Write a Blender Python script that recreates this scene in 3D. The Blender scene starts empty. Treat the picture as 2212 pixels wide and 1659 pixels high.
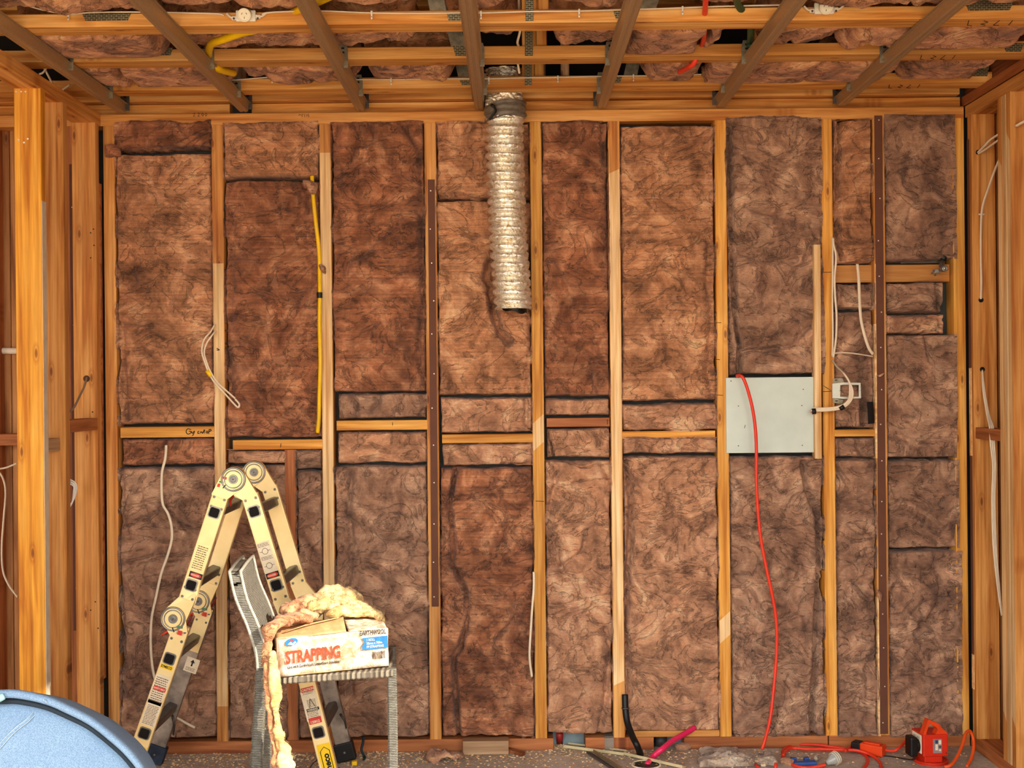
import bpy, bmesh, math, random
import numpy as np
from mathutils import Vector, Matrix
random.seed(7)
C = bpy.context.scene.collection
sc = bpy.context.scene

# ---------------------------------------------------------------- camera
F = 2800.0; H = 1.415; S = 0.0095; CO = math.sqrt(1 - S*S)
cam_d = bpy.data.cameras.new('camera'); cam = bpy.data.objects.new('camera', cam_d); C.objects.link(cam)
cam.location = (0, 0, H); cam.rotation_euler = (math.radians(90), math.asin(S), 0)
cam_d.sensor_fit = 'HORIZONTAL'; cam_d.sensor_width = 36; cam_d.lens = F/2212*36; cam_d.clip_start = 0.05
sc.camera = cam

def P(px, py, d):
    ix = px-1106; iy = 829.5-py
    return Vector(((ix*CO+iy*S)*d/F, d, H+(-ix*S+iy*CO)*d/F))
def PF(px, py, z=0.0):                       # point of a horizontal plane at height z
    ix = px-1106; iy = 829.5-py
    cy = -ix*S+iy*CO
    return P(px, py, (z-H)*F/cy)

# ---------------------------------------------------------------- world, sun, exposure
w = bpy.data.worlds.new('world'); sc.world = w; w.use_nodes = True
bg = w.node_tree.nodes['Background']
wt = w.node_tree
tc = wt.nodes.new('ShaderNodeTexCoord'); sp = wt.nodes.new('ShaderNodeSeparateXYZ'); cr = wt.nodes.new('ShaderNodeValToRGB')
wt.links.new(tc.outputs['Generated'], sp.inputs[0]); wt.links.new(sp.outputs['Z'], cr.inputs[0]); wt.links.new(cr.outputs[0], bg.inputs[0])
cr.color_ramp.elements[0].position = 0.0; cr.color_ramp.elements[0].color = (0.55, 0.45, 0.34, 1)
cr.color_ramp.elements[1].position = 0.5; cr.color_ramp.elements[1].color = (0.85, 0.93, 1.0, 1)
e = cr.color_ramp.elements.new(0.06); e.color = (1.0, 0.95, 0.87, 1)
bg.inputs[1].default_value = 2.6
sund = bpy.data.lights.new('sun', 'SUN'); sun = bpy.data.objects.new('sun', sund); C.objects.link(sun)
sund.energy = 4.2; sund.angle = math.radians(0.6); sund.color = (1.0, 0.93, 0.80)
SDIR = Vector((0.75, -0.45, 0.48)).normalized()
sun.rotation_euler = SDIR.to_track_quat('Z', 'Y').to_euler(); sun.location = (4, 0, 4)
sc.view_settings.view_transform = 'Standard'; sc.view_settings.look = 'None'
sc.view_settings.gamma = 1.0; sc.view_settings.use_curve_mapping = False
sc.view_settings.exposure = 1.25
sc.cycles.max_bounces = 8; sc.cycles.diffuse_bounces = 5

# ---------------------------------------------------------------- numpy noise
_rs = np.random.RandomState(3); _perm = _rs.permutation(256); _perm = np.concatenate([_perm, _perm, _perm])
_g = _rs.normal(size=(256, 3)); _g /= np.linalg.norm(_g, axis=1)[:, None]
def pn(p):
    p = np.asarray(p, float); i = np.floor(p).astype(int); f = p-i; u = f*f*f*(f*(f*6-15)+10); i &= 255
    r = 0
    for a in (0, 1):
        for b in (0, 1):
            for c in (0, 1):
                h = _perm[_perm[_perm[(i[..., 0]+a) & 255]+((i[..., 1]+b) & 255)]+((i[..., 2]+c) & 255)]
                d = (_g[h]*(f-np.array([a, b, c]))).sum(-1)
                wgt = (u[..., 0] if a else 1-u[..., 0])*(u[..., 1] if b else 1-u[..., 1])*(u[..., 2] if c else 1-u[..., 2])
                r = r+d*wgt
    return r*1.6

# ---------------------------------------------------------------- materials
def lin(c):
    return tuple(((v/255)/12.92 if v/255 <= 0.04045 else ((v/255+0.055)/1.055)**2.4) for v in c)+(1,)
MATS = {}
def base_mat(name, col, rough=0.7, metal=0.0, spec=0.3):
    m = bpy.data.materials.new(name); m.use_nodes = True
    b = m.node_tree.nodes['Principled BSDF']
    b.inputs['Base Color'].default_value = lin(col); b.inputs['Roughness'].default_value = rough
    b.inputs['Metallic'].default_value = metal; b.inputs['Specular IOR Level'].default_value = spec
    MATS[name] = m; return m, m.node_tree, b
def N(t, ty, **k):
    n = t.nodes.new(ty)
    for a, v in k.items(): setattr(n, a, v)
    return n
def ramp(t, fac, stops):
    r = N(t, 'ShaderNodeValToRGB'); t.links.new(fac, r.inputs[0]); el = r.color_ramp.elements
    while len(el) < len(stops): el.new(0.5)
    for e_, (p_, c_) in zip(el, stops):
        e_.position = p_; e_.color = c_ if len(c_) == 4 else lin(c_)
    return r.outputs[0]
def mixc(t, mode, fac, a, b):
    n = N(t, 'ShaderNodeMix', data_type='RGBA', blend_type=mode)
    if isinstance(fac, (int, float)): n.inputs[0].default_value = fac
    else: t.links.new(fac, n.inputs[0])
    for v, i in ((a, 6), (b, 7)):
        if isinstance(v, tuple): n.inputs[i].default_value = v
        else: t.links.new(v, n.inputs[i])
    return n.outputs[2]
def coords(t, scale=(1, 1, 1), rnd=True):
    tcn = N(t, 'ShaderNodeTexCoord'); mp = N(t, 'ShaderNodeMapping')
    t.links.new(tcn.outputs['Object'], mp.inputs[0]); mp.inputs['Scale'].default_value = scale
    if rnd:
        oi = N(t, 'ShaderNodeObjectInfo'); mu = N(t, 'ShaderNodeVectorMath', operation='SCALE')
        mu.inputs[0].default_value = (37, 51, 23); t.links.new(oi.outputs['Random'], mu.inputs['Scale'])
        t.links.new(mu.outputs[0], mp.inputs['Location'])
    return mp.outputs[0]
def noise(t, v, sc_, det=4, rough=0.55, dist=0.0):
    n = N(t, 'ShaderNodeTexNoise'); t.links.new(v, n.inputs['Vector'])
    n.inputs['Scale'].default_value = sc_; n.inputs['Detail'].default_value = det
    n.inputs['Roughness'].default_value = rough; n.inputs['Distortion'].default_value = dist
    return n.outputs['Fac']
def bump(t, b, h, strength=0.5, dist=0.01, prev=None):
    n = N(t, 'ShaderNodeBump'); n.inputs['Strength'].default_value = strength; n.inputs['Distance'].default_value = dist
    t.links.new(h, n.inputs['Height'])
    if prev is not None: t.links.new(prev, n.inputs['Normal'])
    t.links.new(n.outputs[0], b.inputs['Normal']); return n.outputs[0]
def wood(name, mid, dark, light, knots=True, rough=0.62):
    m, t, b = base_mat(name, mid, rough)
    v = coords(t, (0.035, 1, 1))
    wv = N(t, 'ShaderNodeTexWave', wave_type='BANDS', bands_direction='Y'); t.links.new(v, wv.inputs['Vector'])
    wv.inputs['Scale'].default_value = 12; wv.inputs['Distortion'].default_value = 9; wv.inputs['Detail'].default_value = 1.5
    wv.inputs['Detail Scale'].default_value = 0.35
    nw = noise(t, coords(t, (0.9, 16, 16)), 2.2, 3, 0.5, 0.6)
    c1 = ramp(t, nw, [(0.32, dark), (0.5, mid), (0.68, light)])
    c1 = mixc(t, 'MULTIPLY', 0.38, c1, ramp(t, wv.outputs['Fac'], [(0.0, (0.62, 0.5, 0.36, 1)), (0.3, (1, 1, 1, 1))]))
    v2 = coords(t, (2, 60, 60)); n2 = noise(t, v2, 3, 3)
    c2 = mixc(t, 'MULTIPLY', 0.45, c1, ramp(t, n2, [(0.3, (0.55, 0.5, 0.42, 1)), (0.7, (1.1, 1.1, 1.1, 1))]))
    v3 = coords(t, (1.2, 5, 5)); n3 = noise(t, v3, 2.2, 3)
    c2 = mixc(t, 'MULTIPLY', 0.5, c2, ramp(t, n3, [(0.3, (0.62, 0.50, 0.40, 1)), (0.65, (1.12, 1.1, 1.08, 1))]))
    if knots:
        v4 = coords(t, (2.4, 7.5, 7.5)); vo = N(t, 'ShaderNodeTexVoronoi', voronoi_dimensions='2D'); t.links.new(v4, vo.inputs['Vector'])
        vo.inputs['Scale'].default_value = 1.0; vo.inputs['Randomness'].default_value = 1.0
        k = ramp(t, vo.outputs['Distance'], [(0.0, (0.10, 0.03, 0.01, 1)), (0.028, (0.30, 0.13, 0.05, 1)), (0.05, (0.95, 0.9, 0.85, 1)), (0.066, (0.72, 0.58, 0.45, 1)), (0.11, (1, 1, 1, 1))])
        c2 = mixc(t, 'MULTIPLY', 0.75, c2, k)
    oi = N(t, 'ShaderNodeObjectInfo'); mr = N(t, 'ShaderNodeMapRange'); t.links.new(oi.outputs['Random'], mr.inputs[0])
    mr.inputs[3].default_value = 0.86; mr.inputs[4].default_value = 1.08
    hs = N(t, 'ShaderNodeHueSaturation'); t.links.new(mr.outputs[0], hs.inputs['Value']); t.links.new(c2, hs.inputs['Color'])
    t.links.new(hs.outputs[0], b.inputs['Base Color'])
    bump(t, b, n2, 0.25, 0.002)
    return m
PINE = wood('pine', (214, 148, 74), (180, 108, 42), (228, 168, 96))
PINE_R = wood('pine_red', (184, 112, 62), (146, 78, 38), (200, 128, 76))
PINE_Y = wood('pine_yellow', (226, 160, 66), (196, 122, 36), (240, 182, 92))
PINE_YY = wood('pine_amber', (232, 158, 44), (200, 120, 24), (244, 180, 72))
PALE = wood('pine_planed', (240, 200, 142), (222, 168, 104), (248, 216, 168), knots=False)
JOISTW = wood('pine_joist', (222, 158, 78), (190, 118, 44), (236, 182, 108))
RAW = wood('pine_grey', (178, 142, 106), (150, 114, 80), (192, 160, 124))
BOARD = wood('board', (176, 118, 66), (140, 84, 40), (190, 134, 82))
RIM = wood('rough_board', (150, 88, 52), (104, 52, 28), (172, 108, 68), knots=False)

def wool(name, dk, md, lt, contrast=1.0, stripes=0.35, big=3.4):
    m, t, b = base_mat(name, md, 1.0, spec=0.05)
    v = coords(t)
    n1 = noise(t, v, big, 6, 0.66, 2.6)
    n2 = noise(t, v, 7, 8, 0.66, 1.1)
    vv = coords(t, (1.0, 1.0, 2.6)); n3 = noise(t, vv, 60, 4, 0.7, 1.0)
    vs = coords(t, (1.5, 2, 95)); n4 = noise(t, vs, 1.6, 2)
    g = lambda c: tuple(min(255, int(q*1.13)) for q in c)
    c = ramp(t, n2, [(0.30, dk), (0.5, g(md)), (0.70, g(lt))])
    c = mixc(t, 'OVERLAY', 0.50*contrast, c, ramp(t, n1, [(0.36, (0.22, 0.20, 0.19, 1)), (0.5, (0.52, 0.51, 0.5, 1)), (0.63, (0.84, 0.81, 0.76, 1))]))
    c = mixc(t, 'OVERLAY', 0.40, c, ramp(t, n3, [(0.3, (0.25, 0.25, 0.25, 1)), (0.7, (0.72, 0.72, 0.72, 1))]))
    c = mixc(t, 'OVERLAY', stripes, c, ramp(t, n4, [(0.38, (0.28, 0.27, 0.26, 1)), (0.62, (0.70, 0.70, 0.70, 1))]))
    n5 = noise(t, coords(t, (1, 1, 1.5)), 5.5, 5, 0.6, 1.8)       # thin fibre veins: where the noise crosses its middle
    ab = N(t, 'ShaderNodeMath', operation='SUBTRACT'); t.links.new(n5, ab.inputs[0]); ab.inputs[1].default_value = 0.5
    ab2 = N(t, 'ShaderNodeMath', operation='ABSOLUTE'); t.links.new(ab.outputs[0], ab2.inputs[0])
    vein = ramp(t, ab2.outputs[0], [(0.0, (0, 0, 0, 1)), (0.022, (1, 1, 1, 1))])
    n6 = noise(t, coords(t, (1.6, 1, 0.7)), 4.0, 6, 0.7, 3.0)
    c = mixc(t, 'SCREEN', 0.22, c, ramp(t, n6, [(0.56, (0, 0, 0, 1)), (0.66, lt), (0.72, (0.05, 0.03, 0.02, 1))]))
    t.links.new(c, b.inputs['Base Color'])
    b.inputs['Sheen Weight'].default_value = 0.15
    p = bump(t, b, vein, 0.8, 0.014); p = bump(t, b, n2, 0.7, 0.022, p); bump(t, b, n3, 0.8, 0.006, p)
    return m
WOOL_A = wool('wool_tan', (116, 76, 52), (160, 110, 77), (202, 153, 114))
WOOL_B = wool('wool_red_brown', (92, 54, 36), (136, 86, 60), (182, 130, 94))
WOOL_C = wool('wool_grey_brown', (94, 65, 52), (140, 104, 82), (182, 145, 116), stripes=0.12)
WOOL_D = wool('wool_pink_tan', (120, 82, 62), (166, 120, 90), (206, 162, 128), stripes=0.15)
WOOL_CL = wool('wool_ceiling', (104, 66, 42), (168, 114, 76), (216, 162, 116), stripes=0.0, big=5)
WOOL_Y = wool('wool_yellow', (184, 136, 76), (206, 170, 110), (226, 204, 150), 0.6, 0.0, 9)
WOOL_P = wool('wool_pink', (150, 88, 56), (186, 126, 86), (214, 164, 120), 0.8, 0.0, 9)
WOOL_G = wool('wool_dusty', (120, 98, 84), (160, 140, 122), (196, 180, 160), 0.6, 0.0)

def plain(name, col, rough=0.6, metal=0.0, spec=0.3, var=0.12, sc_=20, bmp=0.0):
    m, t, b = base_mat(name, col, rough, metal, spec)
    v = coords(t); n = noise(t, v, sc_, 4)
    t.links.new(mixc(t, 'MULTIPLY', 1.0, lin(col), ramp(t, n, [(0.3, (1-var*2,)*3+(1,)), (0.7, (1+var*0.5,)*3+(1,))])), b.inputs['Base Color'])
    if bmp: bump(t, b, n, bmp, 0.004)
    return m
WRAP = plain('building_wrap', (52, 56, 54), 0.6)
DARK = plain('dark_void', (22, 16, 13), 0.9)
PACK = plain('brown_packer', (98, 58, 40), 0.75, var=0.06)
GALV = plain('galvanised', (150, 140, 118), 0.45, 0.75, var=0.2, sc_=60)
BATM = plain('batten_metal', (178, 150, 112), 0.42, 0.6, var=0.1, sc_=200)
PANEL = plain('zinc_panel', (196, 204, 192), 0.5, 0.15, var=0.05, sc_=9)
WHITE = plain('white_plastic', (232, 224, 204), 0.4)
CABLE = plain('cable_white', (226, 206, 176), 0.45, var=0.06)
YEL = plain('yellow_pipe', (236, 186, 10), 0.35, var=0.08)
RED = plain('electrical_cord', (226, 58, 34), 0.4, var=0.05)
ORG = plain('orange_plastic', (222, 66, 18), 0.4, var=0.06)
ORR = plain('orange_red_plastic', (204, 42, 18), 0.42, var=0.08)
PINK = plain('pink_pipe', (222, 40, 88), 0.3, var=0.04)
BLK = plain('black_plastic', (22, 20, 18), 0.45, var=0.2)
GRN = plain('green_pipe', (30, 72, 40), 0.5)
BLUE = plain('blue_plastic', (48, 84, 150), 0.5)
TAPE = plain('grey_tape', (112, 100, 86), 0.35, var=0.2, sc_=40, bmp=0.4)
STEEL = plain('steel', (150, 146, 138), 0.35, 0.8, var=0.15)
STEEL_D = plain('steel_dark', (98, 90, 84), 0.4, 0.6, var=0.2)
NAIL = plain('nail', (220, 200, 180), 0.4, 0.3)
INK = plain('ink', (46, 34, 28), 0.8)
GREENINK = plain('green_ink', (30, 90, 70), 0.8)
CREAM = plain('cream_face', (238, 226, 196), 0.5, var=0.03)
RUB = plain('blue_rubber', (42, 52, 68), 0.7, var=0.35, sc_=35)
STK_W = plain('sticker_white', (226, 208, 176), 0.5, var=0.05, sc_=60)
STK_R = plain('sticker_red', (214, 60, 48), 0.5)
STK_Y = plain('sticker_yellow', (244, 196, 24), 0.45, var=0.05)
STK_G = plain('sticker_green', (60, 140, 80), 0.5)
PRINT = plain('print_brown', (120, 92, 70), 0.7)
SEAM = plain('seam_thread', (196, 214, 220), 0.8)

def special():
    # nail plate: punched slots
    m, t, b = base_mat('nail_plate', (150, 140, 112), 0.4, 0.6)
    v = coords(t, (1, 1, 1), False); br = N(t, 'ShaderNodeTexBrick'); t.links.new(v, br.inputs['Vector'])
    mp = N(t, 'ShaderNodeMapping'); tcn = N(t, 'ShaderNodeTexCoord'); t.links.new(tcn.outputs['Object'], mp.inputs[0])
    mp.inputs['Rotation'].default_value = (math.radians(90), 0, 0); t.links.new(mp.outputs[0], br.inputs['Vector'])
    br.inputs['Scale'].default_value = 60; br.inputs['Mortar Size'].default_value = 0.05; br.inputs['Brick Width'].default_value = 0.9; br.inputs['Row Height'].default_value = 0.35
    br.inputs['Color1'].default_value = lin((96, 88, 66)); br.inputs['Color2'].default_value = lin((70, 62, 46)); br.inputs['Mortar'].default_value = lin((172, 160, 126))
    t.links.new(br.outputs[0], b.inputs['Base Color'])
    # foil
    m, t, b = base_mat('foil', (240, 230, 206), 0.24, 0.75)
    v = coords(t, (1, 1, 1), False); n1 = noise(t, v, 45, 4, 0.6, 2.5); n2 = noise(t, v, 150, 3, 0.6, 1)
    t.links.new(ramp(t, n1, [(0.34, (200, 168, 116)), (0.48, (246, 238, 214)), (0.62, (255, 254, 248))]), b.inputs['Base Color'])
    p = bump(t, b, n1, 0.6, 0.006); bump(t, b, n2, 0.4, 0.002, p)
    # ladder aluminium
    m, t, b = base_mat('ladder_alu', (240, 206, 138), 0.42, 0.35)
    v = coords(t); n = noise(t, v, 9, 3)
    t.links.new(ramp(t, n, [(0.3, (234, 200, 136)), (0.7, (246, 220, 160))]), b.inputs['Base Color'])
    # far lower rails: shade put into the aluminium colour
    m, t, b = base_mat('ladder_shaded', (150, 134, 118), 0.45, 0.4)
    v = coords(t); n = noise(t, v, 14, 5)
    t.links.new(ramp(t, n, [(0.3, (96, 86, 78)), (0.65, (176, 158, 140))]), b.inputs['Base Color'])
    # rattan
    m, t, b = base_mat('rattan', (150, 140, 124), 0.6)
    v = coords(t, (1, 1, 1), False); ch = N(t, 'ShaderNodeTexWave', wave_type='BANDS', bands_direction='Z'); t.links.new(v, ch.inputs['Vector'])
    ch.inputs['Scale'].default_value = 60; ch.inputs['Distortion'].default_value = 1.6; ch.inputs['Detail Scale'].default_value = 3
    n = noise(t, v, 60, 4)
    c = ramp(t, ch.outputs['Fac'], [(0.0, (84, 78, 68)), (0.35, (122, 116, 104)), (1.0, (150, 144, 130))])
    t.links.new(mixc(t, 'MULTIPLY', 0.7, c, ramp(t, n, [(0.35, (0.55, 0.52, 0.48, 1)), (0.6, (1, 1, 1, 1))])), b.inputs['Base Color'])
    bump(t, b, ch.outputs['Fac'], 0.8, 0.004)
    m, t, b = base_mat('rattan_x', (150, 140, 124), 0.6)
    ch = N(t, 'ShaderNodeTexWave', wave_type='BANDS', bands_direction='X'); v = coords(t, (1, 1, 1), False); t.links.new(v, ch.inputs['Vector'])
    ch.inputs['Scale'].default_value = 18; ch.inputs['Distortion'].default_value = 0.4
    t.links.new(ramp(t, ch.outputs['Fac'], [(0.0, (84, 74, 62)), (0.3, (112, 100, 84)), (1.0, (134, 122, 102))]), b.inputs['Base Color'])
    bump(t, b, ch.outputs['Fac'], 0.8, 0.004)
    # cardboard, worn white print
    m, t, b = base_mat('box_print', (236, 218, 196), 0.7)
    v = coords(t, (1, 1, 1), False); n = noise(t, v, 22, 6, 0.7, 1.5)
    t.links.new(ramp(t, n, [(0.34, (166, 122, 84)), (0.45, (190, 160, 130)), (0.56, (214, 200, 182))]), b.inputs['Base Color'])
    m, t, b = base_mat('cardboard', (196, 148, 98), 0.75)
    n = noise(t, coords(t), 30, 4); t.links.new(ramp(t, n, [(0.3, (170, 122, 76)), (0.7, (212, 166, 116))]), b.inputs['Base Color'])
    # floor
    m, t, b = base_mat('concrete', (170, 156, 138), 0.85)
    v = coords(t, (1, 1, 1), False); n1 = noise(t, v, 2.5, 6, 0.6); n2 = noise(t, v, 70, 5, 0.7)
    c = ramp(t, n1, [(0.3, (150, 134, 116)), (0.55, (184, 168, 148)), (0.75, (200, 186, 166))])
    c = mixc(t, 'OVERLAY', 0.5, c, ramp(t, n2, [(0.35, (0.3, 0.3, 0.3, 1)), (0.7, (0.72, 0.72, 0.72, 1))]))
    t.links.new(c, b.inputs['Base Color']); bump(t, b, n2, 0.3, 0.003)
    # blue fabric
    m, t, b = base_mat('blue_fabric', (140, 166, 192), 0.95, spec=0.1)
    v = coords(t, (1, 1, 1), False); n1 = noise(t, v, 420, 3, 0.7); n2 = noise(t, v, 6, 3)
    c = ramp(t, n1, [(0.3, (104, 130, 158)), (0.5, (138, 164, 190)), (0.7, (172, 196, 214))])
    c = mixc(t, 'OVERLAY', 0.25, c, ramp(t, n2, [(0.35, (0.35, 0.4, 0.5, 1)), (0.65, (0.6, 0.62, 0.62, 1))]))
    t.links.new(c, b.inputs['Base Color']); bump(t, b, n1, 0.3, 0.002)
    # clear plug
    m, t, b = base_mat('clear_plastic', (220, 224, 220), 0.15); b.inputs['Transmission Weight'].default_value = 0.6
special()
M = MATS

# ---------------------------------------------------------------- object helpers
ORG_OF = {}
def finish(name, me, mats, parent=None, origin=None):
    """me holds world coordinates; the object's origin goes to the base of the shape."""
    n = len(me.vertices); a = np.empty(n*3); me.vertices.foreach_get('co', a); a = a.reshape(-1, 3)
    if origin is None:
        origin = np.array([(a[:, 0].min()+a[:, 0].max())/2, (a[:, 1].min()+a[:, 1].max())/2, a[:, 2].min()])
    a = a-np.array(origin); me.vertices.foreach_set('co', a.ravel()); me.update()
    for m in (mats if isinstance(mats, (list, tuple)) else [mats]): me.materials.append(m)
    o = bpy.data.objects.new(name, me); C.objects.link(o); ORG_OF[o] = Vector(origin)
    if parent is not None:
        o.parent = parent; o.location = Vector(origin)-ORG_OF[parent]
    else: o.location = origin
    return o
def tag(o, label, cat, group=None, kind=None):
    o['label'] = label; o['category'] = cat
    if group: o['group'] = group
    if kind: o['kind'] = kind
    return o
def struct(o, label=None):
    o['kind'] = 'structure'
    if label: o['label'] = label
    return o
def empty(name, loc):
    o = bpy.data.objects.new(name, None); C.objects.link(o); o.location = loc; o.empty_display_size = 0.05
    ORG_OF[o] = Vector(loc); return o
def plab(o, s): o['label'] = s; return o
def from_arrays(name, v, f, mats, parent=None, smooth=False, idx=None, origin=None):
    me = bpy.data.meshes.new(name); me.from_pydata([tuple(x) for x in v], [], f)
    if smooth: me.polygons.foreach_set('use_smooth', [True]*len(me.polygons))
    if idx is not None: me.polygons.foreach_set('material_index', idx)
    o = finish(name, me, mats, parent, origin); return o
class MB:
    def __init__(s): s.v = []; s.f = []; s.i = []; s.sm = []
    def add(s, v, f, mi=0, sm=False):
        k = len(s.v); s.v += [tuple(x) for x in v]
        s.f += [tuple(a+k for a in q) for q in f]; s.i += [mi]*len(f); s.sm += [sm]*len(f)
    def box(s, c, sz, ax=None, mi=0, ch=0.0):
        ax = ax or (Vector((1, 0, 0)), Vector((0, 1, 0)), Vector((0, 0, 1))); c = Vector(c)
        h = [x/2 for x in sz]
        if ch <= 0:
            v = [c+ax[0]*(h[0]*a)+ax[1]*(h[1]*b)+ax[2]*(h[2]*g) for a in (-1, 1) for b in (-1, 1) for g in (-1, 1)]
            f = [(0, 1, 3, 2), (4, 6, 7, 5), (0, 4, 5, 1), (2, 3, 7, 6), (0, 2, 6, 4), (1, 5, 7, 3)]
            s.add(v, f, mi); return s
        bm = bmesh.new(); bmesh.ops.create_cube(bm, size=1.0)
        for q in bm.verts: q.co = Vector((q.co.x*sz[0], q.co.y*sz[1], q.co.z*sz[2]))
        bmesh.ops.bevel(bm, geom=bm.edges[:], offset=ch, segments=2, profile=0.5, affect='EDGES', clamp_overlap=True)
        bm.verts.index_update()
        s.add([c+ax[0]*q.co.x+ax[1]*q.co.y+ax[2]*q.co.z for q in bm.verts], [[q.index for q in fa.verts] for fa in bm.faces], mi)
        bm.free(); return s
    def bx(s, x0, x1, y0, y1, z0, z1, mi=0, ch=0.0):
        return s.box(((x0+x1)/2, (y0+y1)/2, (z0+z1)/2), (abs(x1-x0), abs(y1-y0), abs(z1-z0)), None, mi, ch)
    def tube(s, pts, r, n=8, mi=0, flat=1.0, cap=True):
        pts = [Vector(p) for p in pts]; k = len(pts); rr = r if isinstance(r, (list, tuple)) else [r]*k
        up = Vector((0, 0, 1)); prev = None; v = []; f = []
        for i, p in enumerate(pts):
            t = (pts[min(i+1, k-1)]-pts[max(i-1, 0)]).normalized()
            if prev is None:
                a = t.cross(up)
                if a.length < 1e-3: a = t.cross(Vector((0, 1, 0)))
                a.normalize()
            else: a = (prev-t*prev.dot(t)).normalized()
            prev = a; b = t.cross(a)
            for j in range(n):
                q = 2*math.pi*j/n; v.append(p+a*(math.cos(q)*rr[i])+b*(math.sin(q)*rr[i]*flat))
        for i in range(k-1):
            for j in range(n): f.append((i*n+j, i*n+(j+1) % n, (i+1)*n+(j+1) % n, (i+1)*n+j))
        if cap: f.append(tuple(range(n-1, -1, -1))); f.append(tuple((k-1)*n+j for j in range(n)))
        s.add(v, f, mi, True); return s
    def prism(s, poly, ext, mi=0):
        n = len(poly); ext = Vector(ext); v = [Vector(p) for p in poly]+[Vector(p)+ext for p in poly]
        f = [tuple(range(n)), tuple(range(2*n-1, n-1, -1))]+[(i, i+n, (i+1) % n+n, (i+1) % n) for i in range(n)]
        s.add(v, f, mi); return s
    def cyl(s, c, ax, r, h, n=24, mi=0, r2=None):
        ax = Vector(ax).normalized(); a = ax.orthogonal().normalized(); b = ax.cross(a); c = Vector(c); r2 = r if r2 is None else r2
        v = [c+(a*math.cos(2*math.pi*j/n)+b*math.sin(2*math.pi*j/n))*rad+ax*hh for rad, hh in ((r, 0), (r2, h)) for j in range(n)]
        f = [(j, (j+1) % n, (j+1) % n+n, j+n) for j in range(n)]+[tuple(range(n-1, -1, -1)), tuple(range(n, 2*n))]
        s.add(v, f, mi); return s
    def torus(s, c, ax, R, r, n=28, m=8, mi=0, sx=1.0):
        ax = Vector(ax).normalized(); a = ax.orthogonal().normalized(); b = ax.cross(a); c = Vector(c); v = []; f = []
        for i in range(n):
            q = 2*math.pi*i/n; d = a*math.cos(q)+b*math.sin(q)
            for j in range(m):
                g = 2*math.pi*j/m; v.append(c+d*(R+r*math.cos(g))+ax*(r*math.sin(g)*sx))
        for i in range(n):
            for j in range(m): f.append((i*m+j, ((i+1) % n)*m+j, ((i+1) % n)*m+(j+1) % m, i*m+(j+1) % m))
        s.add(v, f, mi, True); return s
    def build(s, name, mats, parent=None, origin=None):
        me = bpy.data.meshes.new(name); me.from_pydata(s.v, [], s.f)
        me.polygons.foreach_set('material_index', s.i); me.polygons.foreach_set('use_smooth', s.sm)
        return finish(name, me, mats, parent, origin)
def spline(pts, n=8):
    pts = [Vector(p) for p in pts]; out = []
    for i in range(len(pts)-1):
        p0 = pts[max(i-1, 0)]; p1 = pts[i]; p2 = pts[i+1]; p3 = pts[min(i+2, len(pts)-1)]
        for k in range(n):
            t = k/n; out.append(0.5*((2*p1)+(p2-p0)*t+(2*p0-5*p1+4*p2-p3)*t*t+(3*p1-p0-3*p2+p3)*t**3))
    out.append(pts[-1]); return out

def timber(name, p0, p1, wv, w_, tv, t_, mats, parent=None, zones=(), face=0):
    """square-sawn timber from p0 to p1 (centre line); wv/tv unit width/thickness directions.
    zones: stretches (a,b,skew) along the length whose face toward -tv is planed pale (material slot 1)."""
    p0 = Vector(p0); p1 = Vector(p1); X = (p1-p0); L = X.length; X.normalize()
    Y = Vector(wv).normalized(); Z = X.cross(Y).normalized(); sg = 1 if Z.dot(Vector(tv)) > 0 else -1
    c = 0.0022; hw, ht = w_/2, t_/2
    prof = [(-hw+c, -ht), (hw-c, -ht), (hw, -ht+c), (hw, ht-c), (hw-c, ht), (-hw+c, ht), (-hw, ht-c), (-hw, -ht+c)]
    st = [(0, 0)]+[(a, k) for a, b, k in zones]+[(b, k) for a, b, k in zones]+[(L, 0)]
    st = sorted(st); v = []; f = []; idx = []
    # gentle bow in the wood
    for a, k in st:
        for (y, z) in prof:
            v.append((a+k*(y/hw), y, z*sg))
    n = 8
    def inz(a, b):
        m_ = (a+b)/2
        return any(z0 <= m_ <= z1 for z0, z1, _ in zones)
    for i in range(len(st)-1):
        for j in range(n):
            q = (i*n+j, i*n+(j+1) % n, (i+1)*n+(j+1) % n, (i+1)*n+j); f.append(q if sg > 0 else q[::-1])
            idx.append(1 if (j in (0,) and inz(st[i][0], st[i+1][0])) else 0)
    f.append(tuple(range(n-1, -1, -1)) if sg > 0 else tuple(range(n))); idx.append(0)
    k = (len(st)-1)*n; f.append(tuple(k+j for j in range(n)) if sg > 0 else tuple(k+j for j in range(n-1, -1, -1))); idx.append(0)
    me = bpy.data.meshes.new(name); me.from_pydata(v, [], f); me.polygons.foreach_set('material_index', idx)
    for m in (mats if isinstance(mats, (list, tuple)) else [mats]): me.materials.append(m)
    o = bpy.data.objects.new(name, me); C.objects.link(o); ORG_OF[o] = p0.copy()
    R = Matrix((X, Y, Z)).transposed().to_4x4()
    if parent is not None:
        o.parent = parent; o.matrix_local = Matrix.Translation(p0-ORG_OF[parent]) @ R
    else: o.matrix_world = Matrix.Translation(p0) @ R
    return o
def child_in(o, parent):      # parent an unrotated mesh to a timber that carries a rotation, keeping its place
    Mw = Matrix.Translation(ORG_OF[o]); pw = parent.matrix_local.copy(); q = parent.parent
    while q is not None: pw = q.matrix_local @ pw; q = q.parent
    o.parent = parent; o.matrix_local = pw.inverted() @ Mw
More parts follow.
